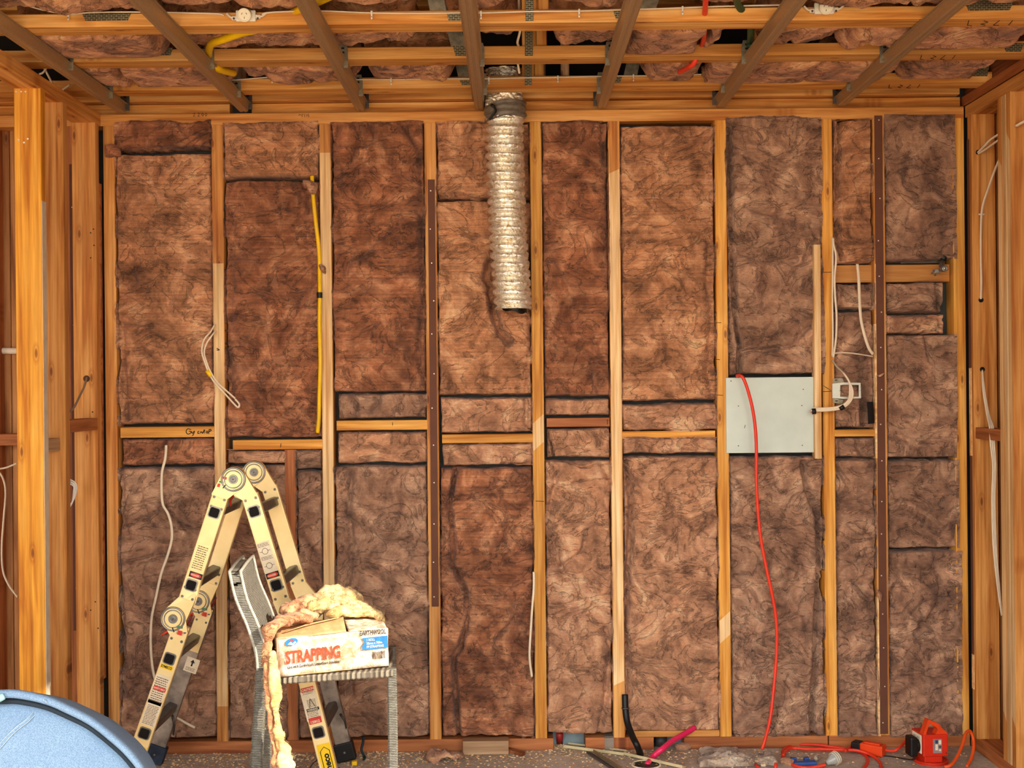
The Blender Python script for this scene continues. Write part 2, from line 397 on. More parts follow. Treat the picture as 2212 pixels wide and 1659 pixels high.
def text(name, s, size, org, right, up, mat, parent, bold=0.0, sx=1.0, align='LEFT', ext=0.0004):
    cu = bpy.data.curves.new(name, 'FONT'); cu.body = s; cu.size = size; cu.offset = bold; cu.extrude = ext; cu.align_x = align; cu.resolution_u = 3
    to = bpy.data.objects.new(name, cu); C.objects.link(to)
    me = bpy.data.meshes.new_from_object(to); bpy.data.objects.remove(to); bpy.data.curves.remove(cu)
    r = Vector(right).normalized(); u = Vector(up).normalized(); nn = r.cross(u); org = Vector(org)
    for q in me.vertices: q.co = org+r*(q.co.x*sx)+u*q.co.y+nn*q.co.z
    me.name = name; me.materials.clear()
    return finish(name, me, mat, parent)

X_, Y_, Z_ = Vector((1, 0, 0)), Vector((0, 1, 0)), Vector((0, 0, 1))
D0 = 5.0                                     # front plane of the back wall's studs
XL, XR = -1.577, 1.757                       # inner faces of side walls
ZP = P(1106, 264, D0).z                      # underside of top plate
def wx(px, py=830, d=D0): return P(px, py, d).x
def wz(py, px=1106, d=D0): return P(px, py, d).z

# ---------------------------------------------------------------- setting
fl = struct(MB().bx(-3.6, 3.2, -1.5, 5.5, -0.12, 0).build('floor', M['concrete']), 'grey concrete floor slab with wood shavings')
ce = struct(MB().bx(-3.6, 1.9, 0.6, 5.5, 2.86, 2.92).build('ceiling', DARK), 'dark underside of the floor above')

back = None
struct(MB().bx(-3.4, 2.2, 5.092, 5.11, 0, 2.86).build('wall_back', WRAP), 'dark building wrap behind the studs and insulation')
def ttag(o, label, cat, group=None): return tag(o, label, cat, group)
GS = 'wall studs of the back wall'; GN = 'noggings between the studs'
ZB = 0.047
ttag(timber('top_plate', (-2.9, 5.045, ZP+.0225), (XR-.005, 5.045, ZP+.0225), Y_, .09, Z_, .045, PINE), 'lower top plate running across the whole back wall, with pencilled numbers', 'timber plate')
ttag(timber('top_plate', (-2.9, 5.085, ZP+.045+.0225), (wx(497), 5.085, ZP+.0675), Y_, .09, Z_, .045, JOISTW), 'short upper top plate left of the second ceiling batten', 'timber plate')
ttag(timber('top_plate', (wx(545), 5.085, ZP+.0675), (XR-.005, 5.085, ZP+.0675), Y_, .09, Z_, .045, JOISTW), 'long upper top plate right of the second ceiling batten', 'timber plate')
ZP2 = ZP+.09
bp = [(-2.9, wx(1195, 1600)), (wx(1265, 1600), wx(1412, 1600)), (wx(1478, 1600), wx(1788, 1600)), (wx(1791, 1600), XR-.004)]
for (a, b), lb in zip(bp, ('long bottom plate behind the ladder and chair', 'short piece of bottom plate with a grey strap, between the two floor openings', 'bottom plate under the hanging red cord', 'bottom plate behind the orange power box')):
    ttag(timber('bottom_plate', (a, 5.045, ZB/2), (b, 5.045, ZB/2), Y_, .09, Z_, ZB, PINE_R), lb, 'timber plate')
def zone(py_top, py_bot, skew=0.0):          # a planed stretch given by photo heights, as distance up the stud
    return (wz(py_bot)-ZB, wz(py_top)-ZB, skew)
studs = [(240, PINE, []), (474, PINE, [zone(563, 1520)]), (707, PINE, [zone(326, 1540)]), (934, PINE, []),
         (1162, PINE_Y, [zone(905, 965, .02)]), (1331, PINE, [zone(372, 1478, .01)]), (1561, PINE_Y, [zone(1335, 1385, .02)]),
         (1790, PINE_Y, []), (1903, PINE, []), (2075, PINE_Y, [])]
SL = ['leftmost stud of the back wall, next to the dark corner gap', 'stud with a pale planed face behind the white cable loop', 'pale planed stud right of the yellow pipe', 'stud carrying the shorter brown packer, left of the foil duct',
      'orange stud just right of the foil duct, with a small pale planed patch', 'long pale planed stud with the black pipe at its foot', 'stud along the left edge of the metal panel', 'orange stud right of the metal panel, with a green arrow mark',
      'stud almost hidden behind the full-height brown packer', 'rightmost stud of the back wall, beside the pipe elbow']
STUD = []
for (px, m, zn), lb in zip(studs, SL):
    x = wx(px)
    o = timber('stud', (x, 5.045, ZB), (x, 5.045, ZP), X_, .045, Y_, .09, [m, PALE], None, zn); STUD.append(ttag(o, lb, 'stud', GS))
# noggings between studs, photo boxes on the front plane
nogs = [(260, 463, 922, 945, PINE_Y, 'nogging with a word in marker, leftmost bay'), (503, 704, 950, 971, PINE_Y, 'nogging above the ladder top, lowest of the row'), (727, 931, 908, 929, PINE_Y, 'nogging right of the yellow pipe bay, ending at the short brown packer'),
        (955, 1153, 938, 957, PINE_Y, 'nogging below the foil duct'), (1181, 1317, 903, 922, PINE_R, 'reddish knotty nogging in the narrow middle bay'), (1344, 1545, 931, 946, PINE_Y, 'nogging half hidden by a wool flap, left of the metal panel'),
        (1802, 1892, 928, 943, PINE_Y, 'short nogging below the electrical bracket'), (1802, 2058, 570, 608, PINE, 'wide nogging carrying the pipe elbow')]
NOG = []
for a, b, t0, t1, m, lb in nogs:
    py = (t0+t1)/2; xa, xb = wx(a, py), wx(b, py); z = wz(py, (a+b)/2); h = (t1-t0)/560
    yb = 5.045 if t0 != 570 else 5.062
    o = timber('nogging', (xa, yb, z), (xb, yb, z), Y_, .088 if t0 != 570 else .05, Z_, h, m, back)
    NOG.append(ttag(o, lb, 'nogging', GN))
# short stud under the second nogging, packing pieces and brown packers
o = timber('stud', (wx(628, 1200), 5.05, ZB), (wx(628, 1200), 5.05, wz(972, 628)), X_, .045, Y_, .08, [PINE_R]); ttag(o, 'short reddish stud under the nogging behind the ladder', 'stud', GS)
o = timber('packing_piece', P(1765, 990, 4.995), P(1763, 530, 4.995), X_, .026, Y_, .05, [PALE]); ttag(o, 'pale timber piece fixed to the stud right of the metal panel', 'packing timber')
def packer(px, y0, y1, host, w_=.027, d=D0-.0022):
    x = wx(px, (y0+y1)/2); m = MB().bx(x-w_/2, x+w_/2, d-.002, d+.0018, wz(y1, px), wz(y0, px))
    o = m.build('packing_strip', PACK); plab(o, 'dark brown packer'); o0 = o
    k = int((y1-y0)/75)
    for i in range(k):
        z = wz(y1-18-(y1-y0-36)*i/max(1, k-1)+random.uniform(-9, 9), px)
        MB().cyl((x+random.uniform(-.006, .006), d-.0018, z), (0, -1, 0), .0026, .0012, 8).build('nail', NAIL, o)
    child_in(o, host)
packer(936, 388, 1310, STUD[3]); packer(1903, 250, 1585, STUD[8], .03)
for px, a, b in ((1894, 570, 690), (1893, 700, 990), (1899, 1290, 1590)):
    m = MB().bx(wx(px, (a+b)/2)-.006, wx(px, (a+b)/2)+.004, D0-.002, D0+.02, wz(b, px), wz(a, px)); child_in(m.build('packing_piece', PALE), STUD[8])
# studs of the next bay seen through the left wall + their packer
oo = [ttag(timber('stud', (wx(px), 5.045, ZB), (wx(px), 5.045, ZP), X_, .045, Y_, .09, [m]), lb, 'stud', GS) for px, m, lb in ((160, PINE_R, 'stud with a brown packer seen through the left wall frame'), (-19, PINE_R, 'stud at the very left edge of the photo'))]
packer(163, 355, 1362, oo[0], .029)
ttag(timber('nogging', (wx(-60), 5.045, wz(950, 20)), (wx(137), 5.045, wz(950, 20)), Y_, .088, Z_, .045, PINE_R), 'nogging seen behind the nearest left wall stud', 'nogging', GN)
for nm, bx0, bx1 in (('trim_3', -3.0, wx(8)), ('trim_4', wx(8)+.002, -1.62)):
    struct(timber(nm, ((bx0+bx1)/2, 5.0825, .047), ((bx0+bx1)/2, 5.0825, ZP), X_, bx1-bx0, Y_, .014, BOARD), 'board lining behind the studs of the next room')
struct(MB().bx(-3.4, 1.8, 5.0905, 5.0915, ZP2+.05, 2.86).build('void_shade', DARK), 'dark sheet painting the shade behind the joist ends')  # black sheet stands in for deep shade between the joists
# pencil and marker writing on the frame
def scribble(strokes, px0, py0, sc_, d, host, mat=INK, r=.0016, name='pencil_mark'):
    m = MB()
    for st in strokes: m.tube(spline([P(px0+x*sc_, py0+y*sc_, d) for x, y in st], 4), r, 5)
    o = m.build(name, mat); child_in(o, host); return o
D_ = D0-.0005
TP = [o for o in C.objects if o.name.startswith('top_plate')][0]
scribble([[(14, 0), (4, -2), (0, 7), (5, 13), (13, 10), (13, 5), (8, 5)], [(16, 5), (18, 11), (24, 4), (22, 12), (18, 18)], [(38, 5), (34, 6), (34, 11), (39, 10)], [(42, 11), (42, 6), (46, 8), (47, 11), (50, 5)], [(52, -1), (52, 11)], [(50, 4), (55, 3)], [(57, 10), (60, 4), (63, 7), (60, 10), (63, 10)], [(66, 0), (65, 12)], [(65, 1), (70, -1), (72, 3), (66, 6)]], 402, 928, .75, D_, NOG[0])
scribble([[(0, 2), (4, 0), (7, 3), (1, 12), (9, 11)], [(16, 2), (20, 0), (23, 3), (17, 12), (25, 11)], [(31, 6), (34, 0), (38, 5), (35, 12), (31, 6)], [(43, 6), (46, 0), (50, 5), (47, 12), (43, 6)]], 417, 244, .6, D_, TP, r=.0008)
scribble([[(0, 6), (4, 2), (8, 5)], [(12, 2), (13, 12)], [(12, 2), (18, 1)], [(22, 0), (22, 12)], [(27, 1), (31, 5), (27, 10)], [(38, 1), (33, 3), (38, 8), (33, 11)]], 645, 246, .6, D_, TP, r=.0008)
scribble([[(0, 0), (6, 0), (0, -4)], ], 468, 756, 1, D_, STUD[1])
for (a, b, c_, d2, hh) in ((1157, 1082, 1175, 1083, STUD[4]), (1546, 697, 1558, 697, STUD[6]), (1546, 776, 1555, 777, STUD[6]), (1546, 853, 1562, 854, STUD[6]), (1775, 588, 1795, 588, STUD[7]), (1777, 846, 1796, 845, STUD[7]), (607, 958, 606, 966, NOG[1]), (848, 912, 848, 919, NOG[2]), (1312, 906, 1312, 917, NOG[4])):
    child_in(MB().tube([P(a, b, D_), P(c_, d2, D_)], .0011, 5).build('pencil_mark', INK), hh)
MB().tube([P(1777, 832, D_), P(1786, 838, D_), P(1796, 844, D_)], [.0012, .0035, .0012], 5, flat=.4).build('marker_arrow', GREENINK); child_in([o for o in C.objects if o.name == 'marker_arrow'][0], STUD[7])

# left wall frame
GL = 'timbers of the left wall frame'; GR = 'timbers of the right wall frame'
ttag(timber('top_plate', (XL-.045, 3.2, ZP+.0225), (XL-.045, 4.998, ZP+.0225), X_, .09, Z_, .045, PINE), 'top plate of the left wall running towards the camera', 'timber plate')
ttag(timber('bottom_plate', (XL-.045, 3.2, ZB/2), (XL-.045, 4.998, ZB/2), X_, .09, Z_, ZB, PINE_R), 'bottom plate of the left wall frame', 'timber plate')
LS = [ttag(timber('stud', (XL-.045, y+.0225, ZB), (XL-.045, y+.0225, ZP), X_, .09, Y_, .045, [m]), lb, 'stud', GL) for y, m, lb in
      ((4.36, PINE_YY, 'wide bright yellow stud nearest the camera on the left, with a pale edge'), (4.575, PINE, 'wide stud just behind the bright yellow left stud'), (4.93, PINE, 'wide corner stud where left and back walls meet'))]
ttag(timber('nogging', (XL-.03, 4.62, P(180, 918, 4.8).z), (XL-.03, 4.93, P(180, 918, 4.8).z), X_, .06, Z_, .045, PINE_R), 'brown nogging ending on the left corner stud', 'nogging')
ttag(timber('nogging', (XL-.045, 4.405, P(112, 962, 4.5).z), (XL-.045, 4.575, P(112, 962, 4.5).z), X_, .05, Z_, .045, RAW), 'stubby greyish nogging between the two nearest left studs', 'nogging')
child_in(plab(MB().bx(XL-.0008, XL+.0012, 4.362, 4.402, .05, P(88, 435, 4.38).z).build('planed_edge', plain('planed_grey', (206, 186, 158), 0.7, var=.1)), 'pale grey planed edge'), LS[0])
child_in(MB().bx(XL-.001, XL+.002, 4.93+.045, 4.997, .3, 2.2).build('packing_piece', PINE_R), LS[2])
child_in(MB().cyl(P(187, 818, 4.9295), (0, -1, 0), .0125, .0012, 20).build('drilled_hole', plain('hole_shade', (90, 56, 30), .8)), LS[2])

for px, py in ((35, 198), (46, 198), (55, 198), (40, 302), (52, 308), (60, 300)):
    child_in(MB().cyl(P(px, py, 4.3595), (0, -1, 0), .0032, .0012, 8).build('nail', NAIL), LS[0])
for px, py in ((202, 495), (196, 503), (203, 530), (196, 557), (200, 890), (196, 1318), (206, 1300), (212, 1357)):
    child_in(MB().cyl(P(px, py, 4.9295), (0, -1, 0), .0028, .0010, 8).build('nail_hole', INK), LS[2])
# right wall frame
ttag(timber('top_plate', (XR+.045, 3.2, ZP+.0225), (XR+.045, 4.998, ZP+.0225), X_, .09, Z_, .045, PINE), 'lower top plate of the right wall running towards the camera', 'timber plate')
ttag(timber('top_plate', (XR+.05, 3.2, ZP+.052+.02), (XR+.05, 5.09, ZP+.052+.02), X_, .09, Z_, .04, PINE_R), 'upper top plate of the right wall, above a dark gap', 'timber plate')
ttag(timber('bottom_plate', (XR+.045, 3.2, ZB/2), (XR+.045, 4.998, ZB/2), X_, .09, Z_, ZB, PINE_R), 'bottom plate of the right wall beside the orange cord loop', 'timber plate')
RS = ttag(timber('stud', (XR+.045, 4.955, ZB), (XR+.045, 4.955, ZP), X_, .09, Y_, .045, [PINE]), 'wide right corner stud with three cable holes', 'stud', GR)
zt = lambda py: P(2175, py, 4.6).z-ZB
for y, m, z, lb in ((4.548, PINE, 300, 'nearest of the three pale studs nailed together on the right'), (4.589, PALE, 262, 'middle of the three pale studs nailed together on the right'), (4.630, PINE, 345, 'farthest of the three pale studs nailed together on the right')):
    ttag(timber('stud', (XR+.045, y+.0195, ZB), (XR+.045, y+.0195, ZP), Y_, .039, X_, .09, [m, PALE], None, [(zt(1555), zt(z), .02)]), lb, 'stud', GR)
struct(timber('wall_right', (XR+.106, 4.72, 0), (XR+.106, 4.72, ZP+.09), Y_, .74, X_, .016, BOARD), 'board lining outside the right wall frame')
struct(MB().bx(XL-.115, XL-.098, 3.2, 3.7, 0, ZP).build('wall_left', BOARD), 'board lining outside the near end of the left wall frame')
ttag(timber('rim_board', (XR+.0375, 3.2, (ZP+2.96)/2), (XR+.0375, 5.09, (ZP+2.96)/2), Z_, 2.76-ZP, X_, .015, RIM), 'rough reddish rim board closing the joist ends above the right wall', 'board')
ttag(timber('nogging', (XR+.035, 4.67, P(2135, 938, 4.8).z), (XR+.035, 4.932, P(2135, 938, 4.8).z), X_, .06, Z_, .042, PINE_R), 'brown nogging in the right wall with white cables passing it', 'nogging')
x = XR-.0015
for a, b, m, nm in ((795, 300, PACK, 'packing_strip'), (1415, 985, PACK, 'packing_strip'), (985, 795, PALE, 'packing_piece'), (1490, 1415, PALE, 'packing_piece')):
    child_in(MB().bx(x-.001, x+.0015, 4.955, 4.976, P(2090, a, 4.95).z, P(2090, b, 4.95).z).build(nm, m), RS)
for px, py in ((2113, 329), (2119, 648), (2122, 798)): child_in(MB().cyl(P(px, py, 4.9312), (0, -1, 0), .0095, .0012, 20).build('drilled_hole', DARK), RS)

# unseen outer walls; the right one is added, its opening cut to shape the sunbeam
ow = empty('sun_mask_wall', (1.9, 2.2, 0)); struct(ow, 'unseen wall added to mask the sun, with an opening for its beam')
WY0, WY1, WZ0, WZ1 = 2.22, 2.76, 1.42, 2.62
m = MB(); xo0, xo1 = 1.875, 1.895
m.bx(xo0, xo1, .9, WY0, 0, 2.86); m.bx(xo0, xo1, WY1, 4.35, 0, 2.86); m.bx(xo0, xo1, WY0, WY1, 0, WZ0); m.bx(xo0, xo1, WY0, WY1, WZ1, 2.86)
m.build('sun_mask', BOARD, ow)
struct(MB().bx(-3.45, -3.42, .9, 5.1, 0, 2.86).build('trim_2', BOARD))

# ---------------------------------------------------------------- ceiling joists
HB = H+1.098
GAPJ = []
def joist(yn, label, plates, straps, webs, posts, x0=-2.6, x1=XR+.028, marks=None):
    t = empty('floor_joist', (0, yn+.045, HB)); tag(t, label, 'joist', 'timber joists under the floor above')
    ch_ = timber('bottom_chord', (x0, yn+.0475, HB+.02), (x1, yn+.0475, HB+.02), Y_, .095, Z_, .04, JOISTW, t)
    timber('top_chord', (x0, yn+.0475, 2.835), (x1, yn+.0475, 2.835), Y_, .095, Z_, .04, JOISTW, t)
    for a, b, y0, y1, trap in plates:
        p = [P(a, y0, yn), P(b, y0, yn), P(b-trap, y1, yn), P(a+trap, y1, yn)]
        p = [Vector((q.x, yn-.0025, q.z)) for q in p]
        MB().prism(p, (0, .002, 0)).build('nail_plate', M['nail_plate'], t)
    for a, b in webs:
        xa, xb = P(a, 40, yn).x, P(b, 40, yn).x
        for yy in (yn+.004,):
            MB().prism([(xa, yy, HB+.03), (xa+.05, yy, HB+.03), (xb+.05, yy, 2.84), (xb, yy, 2.84)], (0, .004, 0)).build('metal_web', GALV, t)
    for a, wpx, m_ in posts:
        s_ = wpx*yn/F; xa = P(a, 60, yn).x
        timber('web_post', (xa, yn+.03, HB+.04), (xa, yn+.03, 2.82), X_, s_, Y_, .04, m_, t)
    for a, wpx in straps:
        xa = P(a, 60, yn).x; s_ = wpx*yn/F/2
        MB().bx(xa-s_, xa+s_, yn-.003, yn-.001, HB+.004, 2.8).build('strap', M['nail_plate'], t)
    return t
j1 = joist(3.94, 'nearest ceiling joist, carrying two white sockets and a clipped cable', [(178, 283, 30, 45, 7), (965, 1005, 27, 45, 4), (1325, 1375, 25, 40, 5), (2080, 2192, -3, 23, 12)], [(1144, 17)], [(930, 890), (1380, 1450)], [(1144, 32, JOISTW), (1174, 24, JOISTW)])
j2 = joist(4.36, 'second ceiling joist back, ringed with insulation sagging over it', [(300, 374, 103, 120, 6), (978, 1018, 98, 121, 6), (1310, 1350, 100, 120, 6), (1915, 1950, 92, 114, 4), (2165, 2212, 94, 112, 8)], [(1142, 17)], [(975, 930), (1350, 1400), (112, 60)], [(1142, 28, JOISTW), (1170, 22, JOISTW), (1640, 16, JOISTW)])
j3 = joist(4.79, 'third ceiling joist back, with a clipped cable along its top edge', [(355, 437, 173, 182, 6), (993, 1028, 174, 184, 5), (1302, 1344, 166, 179, 5), (2095, 2138, 134, 165, 6)], [(1140, 15)], [(990, 950), (1345, 1385)], [(1140, 26, JOISTW), (1164, 20, JOISTW), (1220, 18, RAW)])
j4 = empty('floor_joist', (0, 5.045, ZP2+.002)); tag(j4, 'boundary ceiling joist lying on the back wall top plates', 'joist', 'timber joists under the floor above')
a_ = timber('bottom_chord', (-2.6, 5.045, ZP2+.022), (XR-.02, 5.045, ZP2+.022), Y_, .09, Z_, .04, PINE, j4)
for a, wpx in ((1170, 18), (1222, 16), (1500, 18), (520, 22), (255, 20)):
    s_ = wpx*5/F; timber('web_post', (wx(a, 205), 5.03, ZP2+.042), (wx(a, 205), 5.03, 2.84), X_, s_, Y_, .04, RAW, j4)
timber('top_chord', (-2.6, 5.045, 2.83), (XR, 5.045, 2.83), Y_, .09, Z_, .04, PINE, j4)
# pencilled figures on the right-hand ends of the joists
for jn, jx, px, py, k in ((j1, 3.94, 2098, 31, 1.3), (j2, 4.36, 1995, 112, 1.0), (j3, 4.79, 1925, 175, .9)):
    m = MB()
    for st in ([(8, 0), (0, 13)], [(8, 0), (16, -1)], [(38, 0), (28, 3), (36, 8), (26, 12)], [(62, -1), (52, 0), (52, 12)], [(78, 0), (74, 12)]):
        m.tube([Vector((P(px+a*k, py, jx).x, jx+.075-b*.0042, HB-.0004)) for a, b in st], .0013, 5)
    m.build('pencil_mark', INK, jn)

# metal battens running away from the camera, with their clips
bats = [(262, 'leftmost metal ceiling batten'), (527, 'second metal ceiling batten from the left'), (779, 'third metal ceiling batten from the left, above the ladder side of the wall'),
        (1036, 'middle metal ceiling batten, ending beside the foil duct'), (1300, 'metal ceiling batten next right of the foil duct'), (1557, 'sixth metal ceiling batten from the left, passing right of the red pipe'), (1817, 'rightmost metal ceiling batten')]
for px, lb in bats:
    t = empty('ceiling_batten', (wx(px, 237), 4.2, H+1.06)); tag(t, lb, 'batten', 'metal battens under the joists')
    x = wx(px, 237); zb = H+1.058
    m = MB(); y0, y1 = 3.2, 4.995; m_ = .013; W = .021
    prof = [(-W-.006, .034), (-W, .034), (-m_-.004, .003), (-m_, 0), (-.004, 0), (-.002, .002), (.002, .002), (.004, 0), (m_, 0), (m_+.004, .003), (W, .034), (W+.006, .034), (W+.006, .037), (W-.002, .037), (m_+.001, .004), (-m_-.001, .004), (-W+.002, .037), (-W-.006, .037)]
    m.prism([(x+a, y0, zb+b) for a, b in prof], (0, y1-y0, 0)); m.build('channel', BATM, t)
    for yn in (4.36, 4.79, 4.998):
        sx = -1 if px < 1106 else 1
        cx = x+(.002 if px < 1106 else -.002)*8
        c = MB(); w0, w1 = .012, .017; yy = yn-.003
        c.prism([(cx-w1, yy, HB-.03), (cx+w1, yy, HB-.03), (cx+w1, yy, HB+.03), (cx+w0, yy, HB+.05), (cx-w0, yy, HB+.05), (cx-w1, yy, HB+.03)], (0, .002, 0))
        for dz in (.036, .022, .004): c.bx(cx-.005, cx+.005, yy-.0006, yy, HB+dz-.003, HB+dz+.003, 1)
        c.bx(cx-.008, cx+.008, yy-.006, yy+.002, HB-.022, HB-.018)
        c.build('clip', [GALV if yn < 4.9 else STEEL_D, DARK], t)

# ---------------------------------------------------------------- pillows of wool
CREASE = []      # (array of px points, depth m, width px)
def crease(pts, depth=.03, width=4): CREASE.append((np.array(pts, float), depth, width))
def seg_dist(px, py, pts):
    d = np.full(px.shape, 1e9)
    for (x0, y0), (x1, y1) in zip(pts[:-1], pts[1:]):
        dx, dy = x1-x0, y1-y0; L = dx*dx+dy*dy+1e-9
        t = np.clip(((px-x0)*dx+(py-y0)*dy)/L, 0, 1)
        d = np.minimum(d, np.hypot(px-(x0+t*dx), py-(y0+t*dy)))
    return d
def axis(L, step, r):
    e_ = [0, r*.06, r*.2, r*.45, r*.75, r]
    n = max(2, int((L-2*r)/step)); return np.array(e_[:-1]+list(np.linspace(r, L-r, n))+[L-q for q in e_[:-1][::-1]])
seedn = [0]
def pillow(name, c0, U, V, Nn, lu, lv, depth, mat, parent=None, r=.022, step=.0075, amp=1.0, ragged=.006, crs=True, bulge=.012, clampx=None, minz=None):
    """wool slab: c0 corner on the back plane, U/V edge directions, Nn outward; front rises to depth."""
    seedn[0] += 1; so = seedn[0]*17.3
    r = min(r, lu*.3, lv*.3)
    a = axis(lu, step, r); b = axis(lv, step, r); A, B = np.meshgrid(a, b, indexing='ij')
    eu = np.minimum(A, lu-A); ev = np.minimum(B, lv-B)
    q = np.stack([A, B, np.full_like(A, so)], -1)
    t = np.clip(np.minimum(eu, ev)/r, 0, 1); prof = np.sqrt(np.clip(1-(1-t)**2, 0, 1))
    n1 = pn(q*5.0); n2 = pn(q*13+3); n3 = pn(q*34+9); n4 = pn(q*90+5)
    wq = np.stack([A+.05*pn(q*6+40), B+.05*pn(q*6+80), q[..., 2]], -1)
    rg = 1-np.abs(pn(wq*7+21)*2.2); rg = np.clip(rg, 0, 1)**8*np.clip(.35+pn(q*4+300)*1.4, 0, 1.2)
    rg2 = np.clip(1-np.abs(pn(wq*16+61)*2.2), 0, 1)**6*np.clip(.3+pn(q*6+400)*1.6, 0, 1.2)
    h = amp*(.018*n1+.010*n2+.0045*n3+.0018*n4-.019*rg-.008*rg2)+bulge*np.clip(np.minimum(A, lu-A)/(lu/2), 0, 1)**.5
    D = prof*(depth+h)
    e1 = ragged*pn(q*9+100); e2 = ragged*pn(q*9+200)
    # ragged outline, fades towards the middle
    fu = np.exp(-eu/.04); fv = np.exp(-ev/.04)
    A2 = A+fu*(e1+.4*ragged*pn(q*40+7)); B2 = B+fv*(e2+.4*ragged*pn(q*40+17))
    c0 = np.array(c0); U = np.array(U); V = np.array(V); Nn = np.array(Nn)
    W = c0+A2[..., None]*U+B2[..., None]*V+D[..., None]*Nn
    if crs:
        cx = W[..., 0]*F/W[..., 1]; cy = (W[..., 2]-H)*F/W[..., 1]
        px = 1106+cx*CO-cy*S; py = 829.5-(cx*S+cy*CO)
        px = px+2.2*pn(q*30+55); py = py+2.2*pn(q*30+155)
        dd = 0*px
        for pts, dp, wd in CREASE:
            if px.max() < pts[:, 0].min()-20 or px.min() > pts[:, 0].max()+20 or py.max() < pts[:, 1].min()-20 or py.min() > pts[:, 1].max()+20: continue
            ds = seg_dist(px, py, pts); dd = np.maximum(dd, dp*np.exp(-(ds/(wd*(.62 if (dp >= .045 and wd <= 3.5) else 1.15)))**(1.6 if dp < .045 else 2.6)))
        W = W-(np.minimum(dd, D*.95))[..., None]*Nn
    if minz: W[..., 2] = np.where(W[..., 2] < minz, minz+(W[..., 2]-minz)*.14, W[..., 2])
    if clampx:
        out_ = (W[..., 0] < clampx[0]) | (W[..., 0] > clampx[1]) | (W[..., 2] < clampx[2]) | (W[..., 2] > clampx[3])
        W[..., 1] = np.where(out_, np.minimum(W[..., 1], 4.9972), W[..., 1])
    nu, nv = A.shape; v = W.reshape(-1, 3)
    I = np.arange(nu*nv).reshape(nu, nv)
    f = np.stack([I[:-1, :-1], I[1:, :-1], I[1:, 1:], I[:-1, 1:]], -1).reshape(-1, 4)
    if np.dot(np.cross(U, V), Nn) < 0: f = f[:, ::-1]
    f = f.tolist()
    loop = list(I[:, 0])+list(I[-1, 1:])+list(I[-2::-1, -1])+list(I[0, -2:0:-1])
    pos = np.dot(np.cross(U, V), Nn) > 0
    if clampx:        # the body behind the flaps keeps between the studs
        rb = v[loop].copy(); rb[:, 0] = np.clip(rb[:, 0], clampx[0], clampx[1]); rb[:, 2] = np.clip(rb[:, 2], clampx[2], clampx[3]); rb[:, 1] = c0[1]
        k0 = len(v); nl = len(loop); v = np.concatenate([v, rb])
        for i in range(nl):
            j = (i+1) % nl; fc = [int(loop[j]), int(loop[i]), k0+i, k0+j]; f.append(fc if pos else fc[::-1])
        loop = list(range(k0, k0+nl))
    f.append([int(x) for x in (loop[::-1] if pos else loop)])
    me = bpy.data.meshes.new(name); me.from_pydata(v.tolist(), [], f)
    me.polygons.foreach_set('use_smooth', [True]*len(me.polygons))
    return finish(name, me, mat, parent)
def bay(xa, xb, za, zb):
    xm = (xa+xb)/2; lo = max([x for x in BX if x < xm] or [-9])+.0235; hi = min([x for x in BX if x > xm] or [9])-.0235
    if -0.87 < xm < -.70 and zb < wz(972, 628): hi = min(hi, wx(628, 1200)-.0235)
    if -.87 < xm < -.70 and xm > wx(628, 1200): lo = wx(628, 1200)+.0235; hi = SXX(2)-.0235
    z0, z1 = ZB+.001, ZP-.001
    for n0, n1, x0, x1 in NB:
        if x0 < xm < x1:
            if n0 > (za+zb)/2: z1 = min(z1, n0-.001)
            if n1 < (za+zb)/2: z0 = max(z0, n1+.001)
    return (lo, hi, z0, z1)
BX = [wx(q[0]) for q in studs]
def SXX(i): return BX[i]
NB = [(wz(t1, (a+b)/2)-.0, wz(t0, (a+b)/2), wx(a, t0), wx(b, t0)) for a, b, t0, t1, m_, l_ in nogs]
def batt(x0, y0, x1, y1, mat, label, group='brown insulation batts filling the wall', front=0.0, amp=1.0, bulge=.012, ragged=.006, r=.009, name='insulation_batt', lap=0.0):
    a = P(x0, y1, D0); b = P(x1, y0, D0); yb = 5.089
    B4 = bay(a.x, b.x, a.z, b.z); a.x = max(a.x, B4[0]-.001); b.x = min(b.x, B4[1]+.001+lap)
    o = pillow(name, (a.x, yb, a.z), (1, 0, 0), (0, 0, 1), (0, -1, 0), b.x-a.x, b.z-a.z, yb-D0+front-.006, mat, None, r, step=.0054, amp=amp, bulge=bulge, ragged=ragged, clampx=B4)
    return tag(o, label, 'insulation', group)
